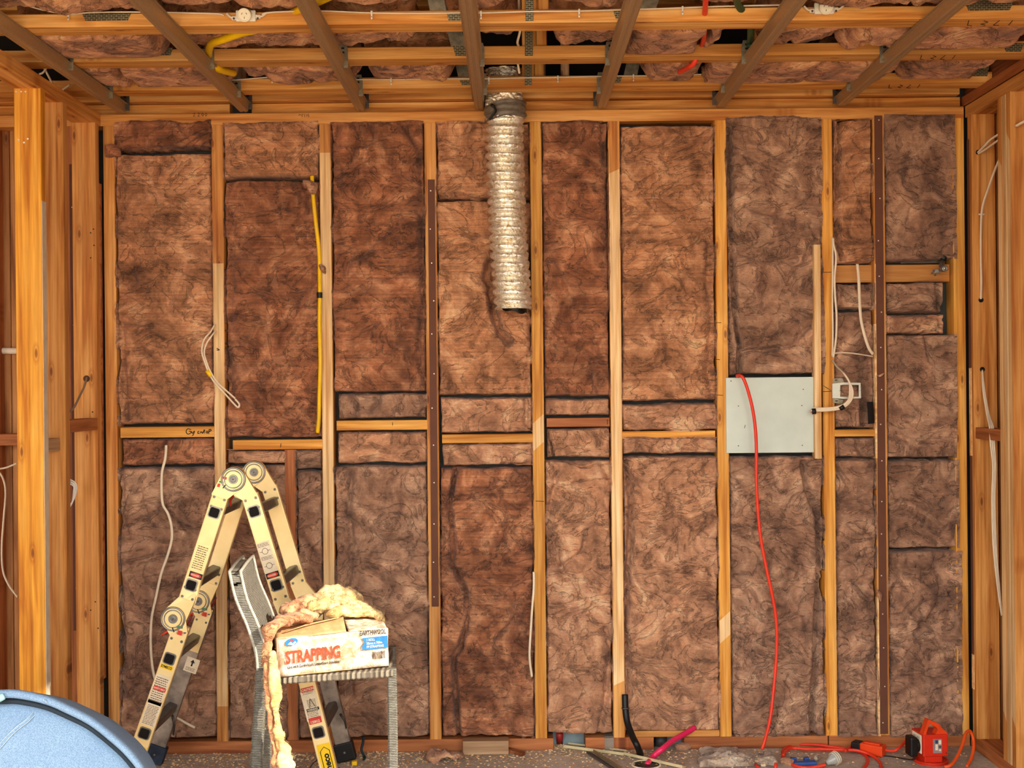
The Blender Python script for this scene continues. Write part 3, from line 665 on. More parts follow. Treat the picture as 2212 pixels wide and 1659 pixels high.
for c_ in (
    # first bay
    ([(243, 322), (300, 326), (330, 318), (380, 324), (455, 330)], .05, 3), ([(262, 700), (266, 800), (272, 905)], .03, 5), ([(283, 560), (290, 610)], .02, 5), ([(300, 740), (340, 790), (400, 825), (430, 840)], .012, 6),
    ([(262, 1010), (262, 1100), (250, 1200), (262, 1300), (265, 1500)], .03, 5), ([(325, 1090), (370, 1120), (430, 1165), (460, 1180)], .018, 5), ([(270, 1320), (330, 1340), (400, 1330)], .014, 6), ([(300, 960), (340, 985), (390, 975), (440, 1000)], .016, 7), ([(300, 1450), (340, 1480), (300, 1560)], .014, 6), ([(370, 950), (380, 1000)], .016, 5),
    # second bay
    ([(500, 450), (500, 600), (494, 760), (500, 900)], .018, 6), ([(490, 700), (520, 760), (560, 810), (620, 850), (680, 870)], .014, 6), ([(520, 860), (560, 900), (600, 935)], .018, 5), ([(560, 885), (640, 870), (680, 880)], .012, 5), ([(500, 930), (560, 925), (620, 945), (680, 925)], .02, 5), ([(650, 392), (668, 420), (664, 460)], .03, 4), ([(505, 640), (560, 620), (640, 640)], .012, 7), ([(660, 388), (690, 430)], .02, 4), ([(520, 1080), (560, 1130), (600, 1180)], .012, 6), ([(665, 1015), (660, 1100), (668, 1250)], .012, 6),
    # third bay
    ([(732, 262), (725, 330), (733, 400)], .02, 5), ([(870, 270), (905, 330), (908, 420), (910, 560), (915, 640), (905, 700), (902, 770), (920, 840)], .035, 4), ([(908, 330), (880, 350), (868, 345)], .015, 5), ([(905, 720), (870, 790), (880, 830)], .018, 5), ([(730, 846), (780, 852), (840, 848), (925, 846)], .05, 3.5), ([(757, 853), (772, 880), (768, 905)], .035, 4), ([(815, 852), (818, 870), (800, 890), (772, 886)], .03, 4), ([(917, 850), (912, 905)], .03, 4),
    ([(756, 420), (800, 440), (850, 430)], .01, 7), ([(760, 1010), (752, 1100), (760, 1180), (748, 1280), (752, 1380), (760, 1500)], .035, 5), ([(800, 1150), (850, 1190), (900, 1180), (925, 1200)], .014, 7), ([(770, 1230), (830, 1260), (900, 1330)], .014, 7), ([(745, 1010), (800, 1000), (830, 1015)], .02, 4), ([(870, 1490), (900, 1500)], .02, 8), ([(790, 1390), (850, 1400), (900, 1450)], .012, 7), ([(900, 950), (910, 990)], .012, 5),
    # fourth bay
    ([(945, 424), (980, 420), (1020, 425), (1060, 432)], .045, 4), ([(1058, 565), (1050, 590), (1060, 640), (1068, 680), (1078, 712), (1100, 738)], .07, 7), ([(1062, 580), (1066, 640)], .06, 6), ([(1142, 650), (1146, 740), (1136, 850)], .03, 4), ([(1150, 640), (1140, 520), (1136, 300)], .04, 5), ([(952, 855), (1060, 853), (1100, 858), (1146, 850)], .05, 2.5), ([(1137, 858), (1136, 920), (1146, 930)], .025, 4), ([(950, 800), (958, 850)], .02, 4), ([(965, 430), (985, 470)], .012, 4),
    ([(1085, 1005), (1090, 985), (1140, 970)], .016, 4), ([(958, 1012), (1020, 1010), (1090, 1003), (1155, 1000)], .05, 3), ([(985, 1015), (976, 1060), (970, 1090), (980, 1170), (976, 1220), (1005, 1275), (1010, 1340), (995, 1400), (980, 1420), (984, 1500), (990, 1590)], .055, 4.5), ([(1000, 1370), (1020, 1330), (1000, 1280)], .015, 5), ([(985, 1240), (1060, 1262), (1120, 1250), (1150, 1225)], -.012, 8), ([(1000, 1160), (1060, 1150), (1110, 1180), (1150, 1150)], .014, 7), ([(1080, 1290), (1110, 1310), (1150, 1310)], .016, 5), ([(1010, 1020), (1050, 1040), (1130, 1030)], .016, 7), ([(1020, 1420), (1090, 1430), (1130, 1460), (1150, 1440)], .016, 6), ([(1060, 1500), (1110, 1560)], .012, 6), ([(1090, 1440), (1100, 1500), (1130, 1520)], .014, 5), ([(1120, 1330), (1150, 1390)], .016, 6),
    # fifth bay
    ([(1300, 268), (1306, 350), (1312, 420), (1314, 620)], .03, 4), ([(1180, 560), (1178, 700)], .01, 5), ([(1276, 780), (1285, 820), (1292, 852)], .025, 3.5), ([(1180, 862), (1240, 860), (1318, 855)], .05, 2.5), ([(1182, 866), (1198, 898)], .04, 4), ([(1190, 1000), (1205, 1010), (1194, 1070), (1184, 1110), (1190, 1180), (1215, 1230)], .035, 5), ([(1184, 930), (1197, 985)], .05, 3.5), ([(1308, 1360), (1318, 1400), (1310, 1500), (1296, 1580)], .035, 5), ([(1300, 1010), (1312, 1030)], .03, 4), ([(1215, 1060), (1270, 1080), (1290, 1160), (1300, 1250)], .014, 8), ([(1195, 1480), (1230, 1510), (1270, 1520)], .012, 7), ([(1220, 1340), (1270, 1320), (1300, 1280)], .012, 8), ([(1200, 560), (1250, 620), (1290, 700), (1280, 800)], .012, 8), ([(1200, 700), (1260, 690), (1310, 700)], .01, 6),
    # sixth bay
    ([(1338, 420), (1342, 560), (1338, 700), (1345, 740)], .02, 4), ([(1385, 600), (1420, 660), (1470, 640), (1500, 600)], .012, 8), ([(1533, 520), (1528, 600), (1538, 700), (1530, 800), (1540, 860)], .022, 6), ([(1345, 869), (1420, 872), (1544, 868)], .05, 2.5), ([(1510, 905), (1545, 915)], .03, 5), ([(1348, 982), (1440, 985), (1545, 980)], .05, 2.5), ([(1352, 1000), (1366, 1090), (1362, 1160), (1354, 1280), (1352, 1360), (1362, 1500)], .05, 5), ([(1390, 1180), (1430, 1210), (1500, 1200), (1545, 1170)], .012, 9), ([(1420, 1290), (1470, 1310), (1540, 1330)], .012, 7), ([(1380, 1390), (1440, 1440), (1500, 1540)], .014, 9), ([(1400, 1480), (1420, 1560)], .012, 7), ([(1340, 560), (1400, 540), (1440, 500)], .01, 8), ([(1440, 1400), (1480, 1370), (1540, 1400)], .012, 7), ([(1350, 930), (1370, 940), (1440, 935)], .015, 4),
    # seventh bay
    ([(1574, 262), (1580, 400), (1580, 480), (1583, 550), (1586, 610), (1590, 680), (1600, 760), (1596, 815)], .055, 4.5), ([(1574, 680), (1578, 760)], .03, 4), ([(1583, 500), (1600, 545), (1650, 562), (1720, 563)], .02, 5), ([(1600, 760), (1660, 755), (1715, 745), (1730, 720), (1760, 700)], .03, 4), ([(1740, 560), (1750, 530), (1762, 520)], .03, 4), ([(1600, 440), (1650, 460), (1700, 470)], .01, 7), ([(1735, 600), (1700, 640), (1660, 660)], .014, 7), ([(1575, 1030), (1640, 1000), (1700, 995)], .02, 4), ([(1735, 1000), (1745, 1060), (1768, 1115), (1772, 1200), (1765, 1350), (1762, 1450), (1755, 1540), (1758, 1590)], .05, 5), ([(1580, 1120), (1630, 1130), (1670, 1110)], .014, 7), ([(1575, 1235), (1600, 1250), (1625, 1290), (1650, 1330), (1680, 1350)], .018, 6), ([(1590, 1370), (1640, 1390), (1700, 1370)], .014, 8), ([(1700, 1040), (1740, 1110), (1760, 1130)], -.01, 6), ([(1580, 1400), (1660, 1460), (1740, 1440)], .012, 8), ([(1575, 1290), (1620, 1320), (1640, 1400)], .014, 6), ([(1730, 1480), (1700, 1530), (1740, 1560)], .014, 7), ([(1740, 790), (1700, 770)], .02, 5),
    # eighth bay
    ([(1814, 262), (1816, 330), (1812, 420), (1806, 500), (1820, 560)], .045, 4), ([(1880, 480), (1860, 430)], .02, 5), ([(1808, 300), (1806, 480)], .02, 3), ([(1820, 620), (1850, 640), (1880, 640)], .03, 5), ([(1812, 664), (1850, 668), (1890, 668)], .05, 3), ([(1852, 610), (1862, 640)], .02, 5), ([(1862, 760), (1830, 800)], .012, 6), ([(1862, 830), (1880, 870)], .03, 6), ([(1870, 870), (1872, 915)], .07, 9), ([(1805, 992), (1850, 990), (1895, 988)], .05, 2.5), ([(1850, 945), (1868, 990)], .03, 5), ([(1820, 945), (1815, 990)], .03, 4), ([(1808, 1010), (1815, 1090), (1806, 1160), (1806, 1330)], .025, 5), ([(1820, 1330), (1860, 1350), (1895, 1340)], .02, 5), ([(1812, 1430), (1850, 1440), (1890, 1420)], .02, 6), ([(1870, 1430), (1876, 1540)], .014, 6), ([(1820, 1090), (1870, 1075), (1890, 1090)], .015, 6), ([(1830, 1280), (1860, 1250), (1890, 1260)], .014, 6),
    # ninth bay
    ([(1910, 540), (1930, 530), (1926, 510)], .025, 6), ([(1960, 480), (2010, 500), (2050, 480)], .015, 8), ([(1910, 310), (1960, 330), (2010, 370), (2040, 420)], .014, 9), ([(1910, 675), (1950, 677), (2000, 680), (2035, 690)], .04, 3.5), ([(1912, 720), (1980, 724), (2005, 716), (2030, 712)], .05, 3), ([(2025, 612), (2030, 660), (2032, 700)], .03, 4), ([(2000, 724), (2006, 760), (2012, 780)], .025, 4), ([(1940, 940), (1990, 960), (2040, 940)], .025, 8), ([(1910, 992), (1980, 995), (2065, 988)], .05, 2.5), ([(1916, 1090), (1922, 1130)], .04, 5), ([(1912, 1110), (2000, 1110), (2070, 1100)], .015, 5), ([(1912, 1190), (2000, 1188), (2070, 1190)], .03, 3), ([(2032, 1250), (2038, 1275), (2030, 1310), (2010, 1340), (2000, 1362)], .04, 6), ([(1985, 1370), (2005, 1362), (1996, 1350)], .05, 8), ([(1930, 1270), (1970, 1320), (2000, 1300)], .015, 8), ([(1920, 1400), (1970, 1380), (2000, 1370)], .02, 7), ([(2040, 1260), (2060, 1290)], .02, 5), ([(1930, 1480), (1990, 1440), (2040, 1480)], .016, 8), ([(2050, 1100), (2068, 1180)], .012, 5), ([(1980, 1060), (2030, 1050)], .012, 8)):
    crease(*c_)
G_ = 'brown insulation batts filling the wall'
batt(236, 262, 457, 323, WOOL_B, 'crumpled wool offcut under the top plate at the left end of the wall', front=.012, amp=1.5, ragged=.012)
batt(247, 329, 458, 918, WOOL_A, 'tall light brown wool batt in the leftmost bay, above the nogging with marker writing')
batt(259, 946, 464, 1007, WOOL_B, 'low strip of wool just below the nogging with marker writing', amp=1.5)
batt(251, 1010, 465, 1597, WOOL_C, 'large wool batt behind the ladder, crossed by a hanging white cable', front=.006, amp=1.2)
batt(484, 262, 690, 384, WOOL_A, 'smooth square wool piece at the top of the bay with the yellow pipe', front=.008, amp=.6)
batt(488, 388, 694, 947, WOOL_B, 'dark reddish wool batt beside the yellow pipe', amp=1.3)
batt(486, 972, 619, 1003, WOOL_D, 'thin wool strip above the ladder hinges, left of the short stud', amp=.8)
batt(638, 972, 703, 1015, WOOL_C, 'small wool piece right of the short stud, under the nogging', amp=.8)
batt(492, 1006, 619, 1597, WOOL_C, 'wool batt seen between the legs of the ladder', amp=1.1)
batt(638, 1016, 699, 1597, WOOL_C, 'narrow wool batt between the short stud and the pale planed stud', amp=1.1)
batt(712, 262, 922, 848, WOOL_B, 'tall dark wool batt with a folded right edge, third bay from the left', amp=1.2, front=.006)
batt(729, 849, 926, 906, WOOL_C, 'row of crumpled wool lumps above the third nogging from the left', amp=1.6)
batt(728, 932, 930, 1002, WOOL_D, 'smooth wool strip below the nogging right of the yellow pipe', amp=.7)
batt(726, 1004, 928, 1594, WOOL_C, 'large wool batt right of the ladder, behind the cardboard box', amp=1.2)
batt(941, 262, 1146, 428, WOOL_A, 'wool piece behind the top of the foil duct', amp=.9)
batt(944, 431, 1150, 854, WOOL_A, 'light brown wool batt behind the foil duct, with a long dark tear', front=.002, amp=.6)
batt(951, 857, 1152, 936, WOOL_D, 'pale flat wool piece below the end of the foil duct', amp=.6)
batt(955, 958, 1156, 1008, WOOL_D, 'wool strip under the nogging below the foil duct', front=.008, amp=.8)
batt(952, 1010, 1156, 1595, WOOL_B, 'lumpy wool batt with a deep fold down its left side, right of the brown packer', amp=1.5)
batt(1170, 262, 1316, 857, WOOL_B, 'tall wool batt in the narrow bay right of the foil duct', amp=.9)
batt(1177, 860, 1320, 899, WOOL_D, 'short wool strip above the reddish knotty nogging', amp=.9)
batt(1182, 924, 1321, 990, WOOL_D, 'square wool piece below the reddish knotty nogging', front=.012, amp=.6)
batt(1182, 994, 1325, 1586, WOOL_D, 'long lower wool batt in the narrow bay at the middle of the wall', amp=1.2)
batt(1336, 269, 1546, 867, WOOL_A, 'tall light wool batt left of the metal panel bay', amp=.8, front=.006)
batt(1342, 870, 1549, 931, WOOL_D, 'wool strip above the half-hidden nogging left of the metal panel', front=.01, amp=.9)
batt(1343, 942, 1550, 981, WOOL_D, 'pinkish wool flap hanging over the nogging left of the metal panel', front=.018, amp=.7)
batt(1346, 984, 1556, 1582, WOOL_D, 'large pale lower wool batt above the pink pipe', amp=1.0, front=.008)
batt(1569, 251, 1775, 812, WOOL_C, 'wool batt above the metal panel, with a folded left edge', amp=1.0, front=.006, ragged=.01, lap=.012)
batt(1573, 984, 1779, 1592, WOOL_C, 'lower wool batt behind the hanging red cord, folded down its right side', amp=1.1)
batt(1803, 256, 1893, 568, WOOL_A, 'narrow wool batt at the top between two studs, left of the brown packer', amp=1.0)
batt(1810, 610, 1892, 668, WOOL_C, 'scrunched wool piece just below the wide nogging, left of the brown packer', amp=1.6, ragged=.01)
batt(1805, 670, 1892, 926, WOOL_C, 'wool batt behind the electrical bracket', amp=1.0, front=-.012)
batt(1803, 945, 1896, 990, WOOL_C, 'lumpy wool piece below the small nogging under the bracket', amp=1.5)
batt(1805, 992, 1902, 1592, WOOL_C, 'narrow lower wool batt left of the brown packer', amp=1.1)
batt(1908, 247, 2064, 562, WOOL_C, 'square wool batt in the top right corner of the wall', amp=1.0, front=.006, lap=.014)
batt(1909, 609, 2038, 676, WOOL_C, 'wool roll just below the wide nogging with the pipe elbow', amp=1.1, front=.004)
batt(1909, 676, 2045, 722, WOOL_D, 'thin wool strip between the roll and the big right-hand batt', amp=1.1)
batt(1909, 722, 2066, 990, WOOL_C, 'wool batt in the rightmost bay at mid height', amp=1.0, lap=.01)
batt(1911, 993, 2072, 1186, WOOL_C, 'wool piece in the rightmost bay, just below the middle joint', amp=1.1, lap=.012)
batt(1914, 1189, 2078, 1592, WOOL_C, 'lowest wool batt in the rightmost bay, with a dark gouge, behind the orange power box', amp=1.4, ragged=.01, lap=.018)
# small tufts that overhang studs
def lump(name, pts, r, mat, parent=None, flat=.6, amp=.35, n=18, sub=6, caps=True):
    """wool roll following a path with uneven radius"""
    seedn[0] += 1; so = seedn[0]*9.1
    sp_ = spline(pts, sub); k = len(sp_); rad = np.interp(np.linspace(0, 1, k), np.linspace(0, 1, len(r)), r) if isinstance(r, (list, tuple)) else np.full(k, r)
    if caps:
        for i in range(min(4, k//3)): fct = math.sin((i+.3)/4.3*math.pi/2); rad[i] *= fct; rad[k-1-i] *= fct
    m = MB(); m.tube(sp_, list(rad), n, flat=flat)
    v = np.array(m.v); cen = np.repeat(np.array([list(p) for p in sp_]), n, 0); dv = v-cen
    q = v*14+so; sc_ = 1+amp*(pn(q)+.7*pn(q*2.3)+.5*pn(q*5)); m.v = [tuple(x) for x in (cen+dv*sc_[:, None])]
    return m.build(name, mat, parent)
tag(pillow('insulation_offcut', (wx(236), 4.999, wz(330)), (1, 0, 0), (0, 0, 1), (0, -1, 0), .05, .045, .02, WOOL_B, ragged=.012, amp=1), 'torn corner of wool lapping over the leftmost stud', 'insulation')
for pts, r, lb in (([P(690, 570, 4.995), P(697, 580, 4.99), P(703, 592, 4.995)], [.01, .014, .008], 'tiny pink wool tuft stuck to the pale stud beside the yellow pipe'),
                   ([P(1893, 1272, 4.992), P(1900, 1285, 4.985), P(1903, 1300, 4.992)], [.006, .012, .006], 'small wool tuft caught on the brown packer'),
                   ([P(1893, 810, 4.992), P(1900, 812, 4.988), P(1910, 806, 4.992)], [.004, .008, .004], 'wisp of wool caught on the brown packer at mid height'),
                   ([P(655, 388, 4.99), P(672, 402, 4.98), P(680, 425, 4.99)], [.02, .03, .012], 'loose wool puff around the top of the yellow pipe')):
    tag(lump('insulation_tuft', pts, r, WOOL_D), lb, 'insulation')

# ceiling insulation between the joists: slabs resting just above the bottom chords, sagging in places
def cbatt(x0p, x1p, ya, yb, z0, label, mat=WOOL_CL, sag=.0, depth=.10, amp=1.6):
    ym = (ya+yb)/2; xa = P(x0p, 90, ym).x; xb = P(x1p, 90, ym).x
    o = pillow('ceiling_insulation', (xa, ya, z0+depth), (1, 0, 0), (0, 1, 0), (0, 0, -1), xb-xa, yb-ya, depth, mat, None, r=.05, step=.011, amp=amp, ragged=.02, crs=False, bulge=.02+sag, minz=HB+.004)
    return tag(o, label, 'insulation', 'brown insulation between the ceiling joists')
Z1 = HB+.03
cbatt(-120, 300, 3.45, 3.925, Z1+.02, 'ceiling wool in front of the nearest joist, at the top left corner')
cbatt(285, 660, 3.45, 3.925, Z1+.02, 'ceiling wool in front of the nearest joist, above the left socket')
cbatt(650, 935, 3.45, 3.925, Z1+.03, 'ceiling wool in front of the nearest joist, left of the middle batten')
cbatt(990, 1130, 3.45, 3.925, Z1+.03, 'ceiling wool in front of the nearest joist, beside the nail strap')
cbatt(1190, 1370, 3.45, 3.925, Z1+.02, 'ceiling wool in front of the nearest joist, right of the nail strap')
cbatt(1390, 1680, 3.45, 3.925, Z1+.03, 'ceiling wool in front of the nearest joist, around the red and green pipes')
cbatt(1700, 2300, 3.45, 3.925, Z1+.02, 'ceiling wool in front of the nearest joist, at the top right corner')
cbatt(75, 345, 4.05, 4.352, Z1-.03, 'ceiling wool drooping between first and second joists, far left', sag=.02)
cbatt(335, 905, 4.05, 4.352, Z1+.02, 'long ceiling wool between first and second joists, crossed by the yellow pipe')
cbatt(960, 1130, 4.10, 4.352, Z1+.05, 'dark ceiling wool tucked beside the nail strap, second gap')
cbatt(1190, 1385, 4.05, 4.352, Z1+.02, 'ceiling wool right of the nail strap, second gap')
cbatt(1358, 1515, 4.045, 4.352, Z1-.06, 'round bulge of ceiling wool left of the red pipe', sag=.03, amp=1.0)
cbatt(1530, 1562, 4.05, 4.352, Z1-.0, 'small ceiling wool end right of the red pipe')
cbatt(1640, 1840, 4.05, 4.352, Z1+.01, 'ceiling wool right of the green pipe, second gap')
cbatt(1825, 2230, 4.05, 4.352, Z1-.02, 'ceiling wool sagging in the second gap at the right end', sag=.01)
cbatt(140, 270, 4.465, 4.778, Z1-.02, 'ceiling wool in the third gap near the left wall')
cbatt(262, 500, 4.465, 4.778, Z1-.03, 'ceiling wool in the third gap, left of the yellow pipe end')
cbatt(505, 780, 4.465, 4.78, Z1+.0, 'ceiling wool in the third gap above the clipped cable')
cbatt(790, 985, 4.465, 4.78, Z1+.0, 'ceiling wool in the third gap left of the middle batten')
cbatt(1390, 1520, 4.465, 4.778, Z1-.015, 'ceiling wool in the third gap left of the hanging bulge')
cbatt(1530, 1760, 4.462, 4.778, Z1-.065, 'large swirl of ceiling wool hanging over the third joist', sag=.03, amp=1.8)
cbatt(1745, 1935, 4.462, 4.778, Z1-.045, 'hanging ceiling wool over the third joist, right of the swirl', sag=.02, amp=1.8)
cbatt(1945, 2140, 4.465, 4.778, Z1-.02, 'ceiling wool in the third gap at the right end')

# ---------------------------------------------------------------- foil duct hanging from the ceiling
def duct():
    t = empty('foil_duct', P(1105, 670, 4.925)); tag(t, 'silver foil flexible duct hanging from the ceiling to mid wall', 'duct')
    path = [P(1090, 150, 4.94), P(1088, 215, 4.94), P(1092, 240, 4.93), P(1091, 262, 4.925), P(1090, 330, 4.922), P(1094, 430, 4.922), P(1098, 520, 4.92), P(1104, 600, 4.915), P(1108, 655, 4.91), P(1109, 668, 4.908)]
    sp_ = []
    for i in range(len(path)-1):
        L = (path[i+1]-path[i]).length; k = max(2, int(L/.0026))
        for j in range(k): sp_.append(path[i].lerp(path[i+1], j/k))
    sp_.append(path[-1]); n = 72; v = []; K = len(sp_); z0 = sp_[0].z
    for i, p in enumerate(sp_):
        s_ = z0-p.z
        for j in range(n):
            a = 2*math.pi*j/n; ph = (s_-.0338*a/(2*math.pi)*0.35)/.0345; w_ = abs(math.sin(math.pi*ph))**.8
            r = .0545+.0150*w_
            top = p.z > P(1090, 258, 4.92).z
            if top: r = .064; 
            v.append([a, s_, r, p.x, p.y, p.z])
    v = np.array(v); q = np.stack([np.cos(v[:, 0])*1.3, np.sin(v[:, 0])*1.3, v[:, 1]*22], -1)
    cr_ = .0035*pn(q*1.7)+.0045*(1-2*np.abs(pn(q*3.1+9)))+.0026*pn(q*7+4)+.0012*pn(q*15)
    ztop = z0-P(1090, 258, 4.92).z; amp = np.where(v[:, 1] < ztop, 1.8, 1.0)
    r = v[:, 2]+cr_*amp*np.where(v[:, 1] < ztop, 1, np.clip((v[:, 2]-.0545)/.015, .1, 1)*.5)
    sy = np.where(v[:, 1] < ztop+.02, .80, 1.0)
    co = np.stack([v[:, 3]+r*np.cos(v[:, 0])*1.04, v[:, 4]+r*np.sin(v[:, 0])*sy, v[:, 5]+.0], -1)
    # torn lower lip
    f = [(i*n+j, i*n+(j+1) % n, (i+1)*n+(j+1) % n, (i+1)*n+j) for i in range(K-1) for j in range(n)]
    m = from_arrays('duct_sleeve', co, f, M['foil'], t, True)
    lp = sp_[-1]; b = MB()
    ring = [(lp.x+.0+.052*math.cos(a_), lp.y+.052*math.sin(a_)*.98, lp.z-.004-.010*math.cos(a_-.3)+.004*math.sin(5*a_)) for a_ in np.linspace(0, 2*math.pi, 48, endpoint=False)]
    ring_up = [(x, y, z+.03) for x, y, z in ring]
    inn = [(lp.x+(x-lp.x)*.92, lp.y+(y-lp.y)*.92, z+.05) for x, y, z in ring]
    b.add(ring_up+ring, [(i, (i+1) % 48, 48+(i+1) % 48, 48+i) for i in range(48)]); b.add(ring+inn, [(i, (i+1) % 48, 48+(i+1) % 48, 48+i) for i in range(48)]); b.add(inn, [tuple(range(48))])
    b.build('inner_liner', BLK, t)
    # tape wrap where the duct is joined
    tp = P(1092, 242, 4.93); rr = []; n2 = 48; vv = []
    for i in range(14):
        for j in range(n2):
            a_ = 2*math.pi*j/n2; q = np.array([math.cos(a_)*1.5, math.sin(a_)*1.5, i*.6]); rad = .0765+.005*float(pn(q*1.6))+.002*math.sin(i*1.3+a_*2)
            vv.append((tp.x+rad*math.cos(a_)*1.03, tp.y+rad*math.sin(a_)*.84, tp.z-.030+i*.0048+.010*math.cos(a_)+.004*math.sin(3*a_)))
    from_arrays('tape', vv, [(i*n2+j, i*n2+(j+1) % n2, (i+1)*n2+(j+1) % n2, (i+1)*n2+j) for i in range(13) for j in range(n2)], TAPE, t, True)
    MB().tube(spline([P(1062, 226, 4.86), P(1068, 232, 4.855), P(1070, 240, 4.857), P(1064, 250, 4.862), P(1058, 258, 4.868)], 4), [.006, .013, .011, .012, .006]+[.009]*12, 8, flat=.5).build('tape_end', BLK, t)
duct()

# ---------------------------------------------------------------- cables and pipes
def cable(name, pts, r, mat, label, cat, flat=1.0, group=None, d=None, n=8, sub=8, parent=None):
    pp = [P(*p) if len(p) == 3 else P(p[0], p[1], d) for p in pts]
    o = MB().tube(spline(pp, sub), r, n, flat=flat).build(name, mat, parent)
    return tag(o, label, cat, group) if label else o
def clips(o, pts, d, k=.0065):
    for px, py in pts:
        c_ = P(px, py, d); MB().box(c_+Vector((0, -.0035, -.0)), (.006, .006, .011), None, 0, .001).box(c_+Vector((0, -.002, -.012)), (.005, .004, .016), None, 0, .001).cyl(c_+Vector((0, -.004, -.013)), (0, -1, 0), .0018, .001, 8, 1).build('cable_clip', [WHITE, STEEL], o)
o = cable('ceiling_cable', [(20, -6), (60, 12), (105, 24), (150, 30), (200, 27), (290, 26), (400, 28), (470, 30), (484, 34)], .0042, CABLE, 'white cable entering at the top left and clipped along the nearest joist', 'cable', .6, d=3.930)
clips(o, [(148, 30), (322, 27)], 3.93)
o = cable('ceiling_cable', [(566, 32), (575, 28), (620, 25), (700, 24), (803, 28), (900, 29), (1000, 28), (1040, 28), (1140, 25), (1250, 24), (1340, 21), (1420, 19), (1550, 14), (1680, 11), (1735, 10)], .0042, CABLE, 'long white cable clipped along the nearest joist between the two sockets', 'cable', .6, d=3.930)
clips(o, [(803, 28), (1039, 28), (1251, 24), (1474, 18)], 3.93)
o = cable('ceiling_cable', [(360, 172), (420, 174), (470, 174), (520, 172), (590, 167), (700, 171), (845, 172), (950, 170), (1055, 170), (1130, 168), (1205, 167), (1290, 165), (1368, 164), (1450, 163), (1530, 160)], .0042, CABLE, 'white cable clipped along the third joist back', 'cable', .6, d=4.780)
clips(o, [(588, 168), (845, 172), (1056, 171), (1205, 167), (1368, 164)], 4.78)
for lb, pts in (('thin white cable hanging down beside the nail strap, nearest gap', [(1121, -5, 3.98), (1121, 8, 4.0), (1124, 60, 4.1), (1118, 90, 4.2), (1120, 98, 4.3)]), ('white cable tail hanging in the third ceiling gap', [(1116, 120, 4.5), (1119, 140, 4.5), (1122, 158, 4.52)]),
                ('white cable tangle above the left wall', [(120, 95, 4.7), (98, 150, 4.7), (85, 160, 4.7)]), ('white cable dropping in the upper left corner', [(92, 140, 4.7), (105, 165, 4.72), (113, 180, 4.75)]), ('short white cable end in the upper left corner', [(150, 183, 4.75), (138, 192, 4.76), (128, 198, 4.77)])):
    cable('loose_cable', pts, .004, CABLE, lb, 'cable')
cable('yellow_gas_pipe', [(720, -12, 3.7), (690, 2, 3.8), (660, 14, 3.88), (600, 45, 4.06), (560, 62, 4.06), (520, 72, 4.085), (480, 86, 4.13), (455, 97, 4.22), (452, 130, 4.42), (470, 148, 4.45), (505, 158, 4.6)], .0125, YEL, 'yellow pipe curving through the ceiling space at the upper left', 'pipe', n=14)
o = cable('yellow_gas_pipe', [(674, 380, 4.985), (675, 405, 4.982), (678, 440, 4.980), (682, 480, 4.978), (687, 520, 4.982), (690, 560, 4.995), (690.5, 600, 4.992), (691, 640, 4.985), (690, 700, 4.985), (692, 780, 4.985), (690, 850, 4.985), (689, 900, 4.985), (686, 935, 4.99)], .0078, YEL, 'thin yellow pipe running down beside the pale planed stud', 'pipe', n=12)
MB().cyl(P(690.5, 644, 4.985), (0, 0, 1), .0105, .022, 16).build('pipe_joiner', BLK, o)
cable('red_pipe', [(1526, -12, 3.8), (1524, 8, 3.86), (1522, 40, 3.99), (1521, 78, 4.20), (1518, 92, 4.32), (1512, 105, 4.40), (1500, 135, 4.42), (1488, 145, 4.45), (1468, 156, 4.55)], .0085, RED, 'red water pipe crossing the ceiling gaps on the right', 'pipe', n=12)
cable('green_pipe', [(1594, -12, 3.8), (1594, 8, 3.9), (1620, 50, 4.04), (1622, 68, 4.12), (1621, 85, 4.30), (1620, 100, 4.33)], .0115, GRN, 'dark green pipe in the ceiling gap right of the red pipe', 'pipe', n=12)
cable('waste_pipe', [(-60, 756.5, 5.06), (20, 758, 5.06), (80, 759, 5.06), (160, 761, 5.06)], .0125, plain('pvc', (232, 214, 190), .4), 'horizontal white pipe behind the left studs', 'pipe', n=16)
# sockets on the nearest joist
def socket(px, py, label, tilt):
    c_ = P(px, py, 3.936); t = empty('surface_socket', c_); tag(t, label, 'socket', 'white surface sockets on the nearest joist')
    m = MB(); m.box(c_+Vector((0, -.006, -.004)), (.060, .012, .034), None, 0, .003)
    m.box(c_+Vector((-.036, -.004, -.010)), (.016, .008, .012), None, 0, .002); m.box(c_+Vector((.036, -.004, -.006)), (.016, .008, .012), None, 0, .002)
    for sx in (-1, 1): m.cyl(c_+Vector((sx*.036, -.008, -.012)), (0, -1, 0), .0035, .001, 10, 1)
    m.build('mounting_base', [WHITE, STEEL_D], t)
    ax = Vector((tilt, -1, -.25)).normalized(); f = MB(); f.cyl(c_+ax*.006, ax, .0205, .020, 36); f.torus(c_+ax*.026, ax, .0185, .0022, 36, 8); f.build('socket_face', CREAM, t)
    a = ax.orthogonal().normalized(); u = Vector((0, 0, 1)); u = (u-ax*u.dot(ax)).normalized(); r_ = ax.cross(u)
    for dx, dz, an in ((-.007, .004, .5), (.007, .004, -.5), (0, -.008, 0)):
        d_ = (u*math.cos(an)+r_*math.sin(an)); MB().box(c_+ax*.0265+r_*dx+u*dz, (.0014, .0008, .006), (d_.cross(ax), ax, d_)).build('pin_slot', BLK, t)
    cable('cable_tail', [(px-42, py-4, 3.931), (px-34, py+4, 3.931), (px-25, py+6, 3.931)], .0035, CABLE, None, None, parent=t)
    cable('cable_tail', [(px+24, py+1, 3.931), (px+34, py+2, 3.931), (px+44, py-6, 3.931)], .0035, CABLE, None, None, parent=t)
socket(532, 33, 'round white socket on the nearest joist, left side', -.05)
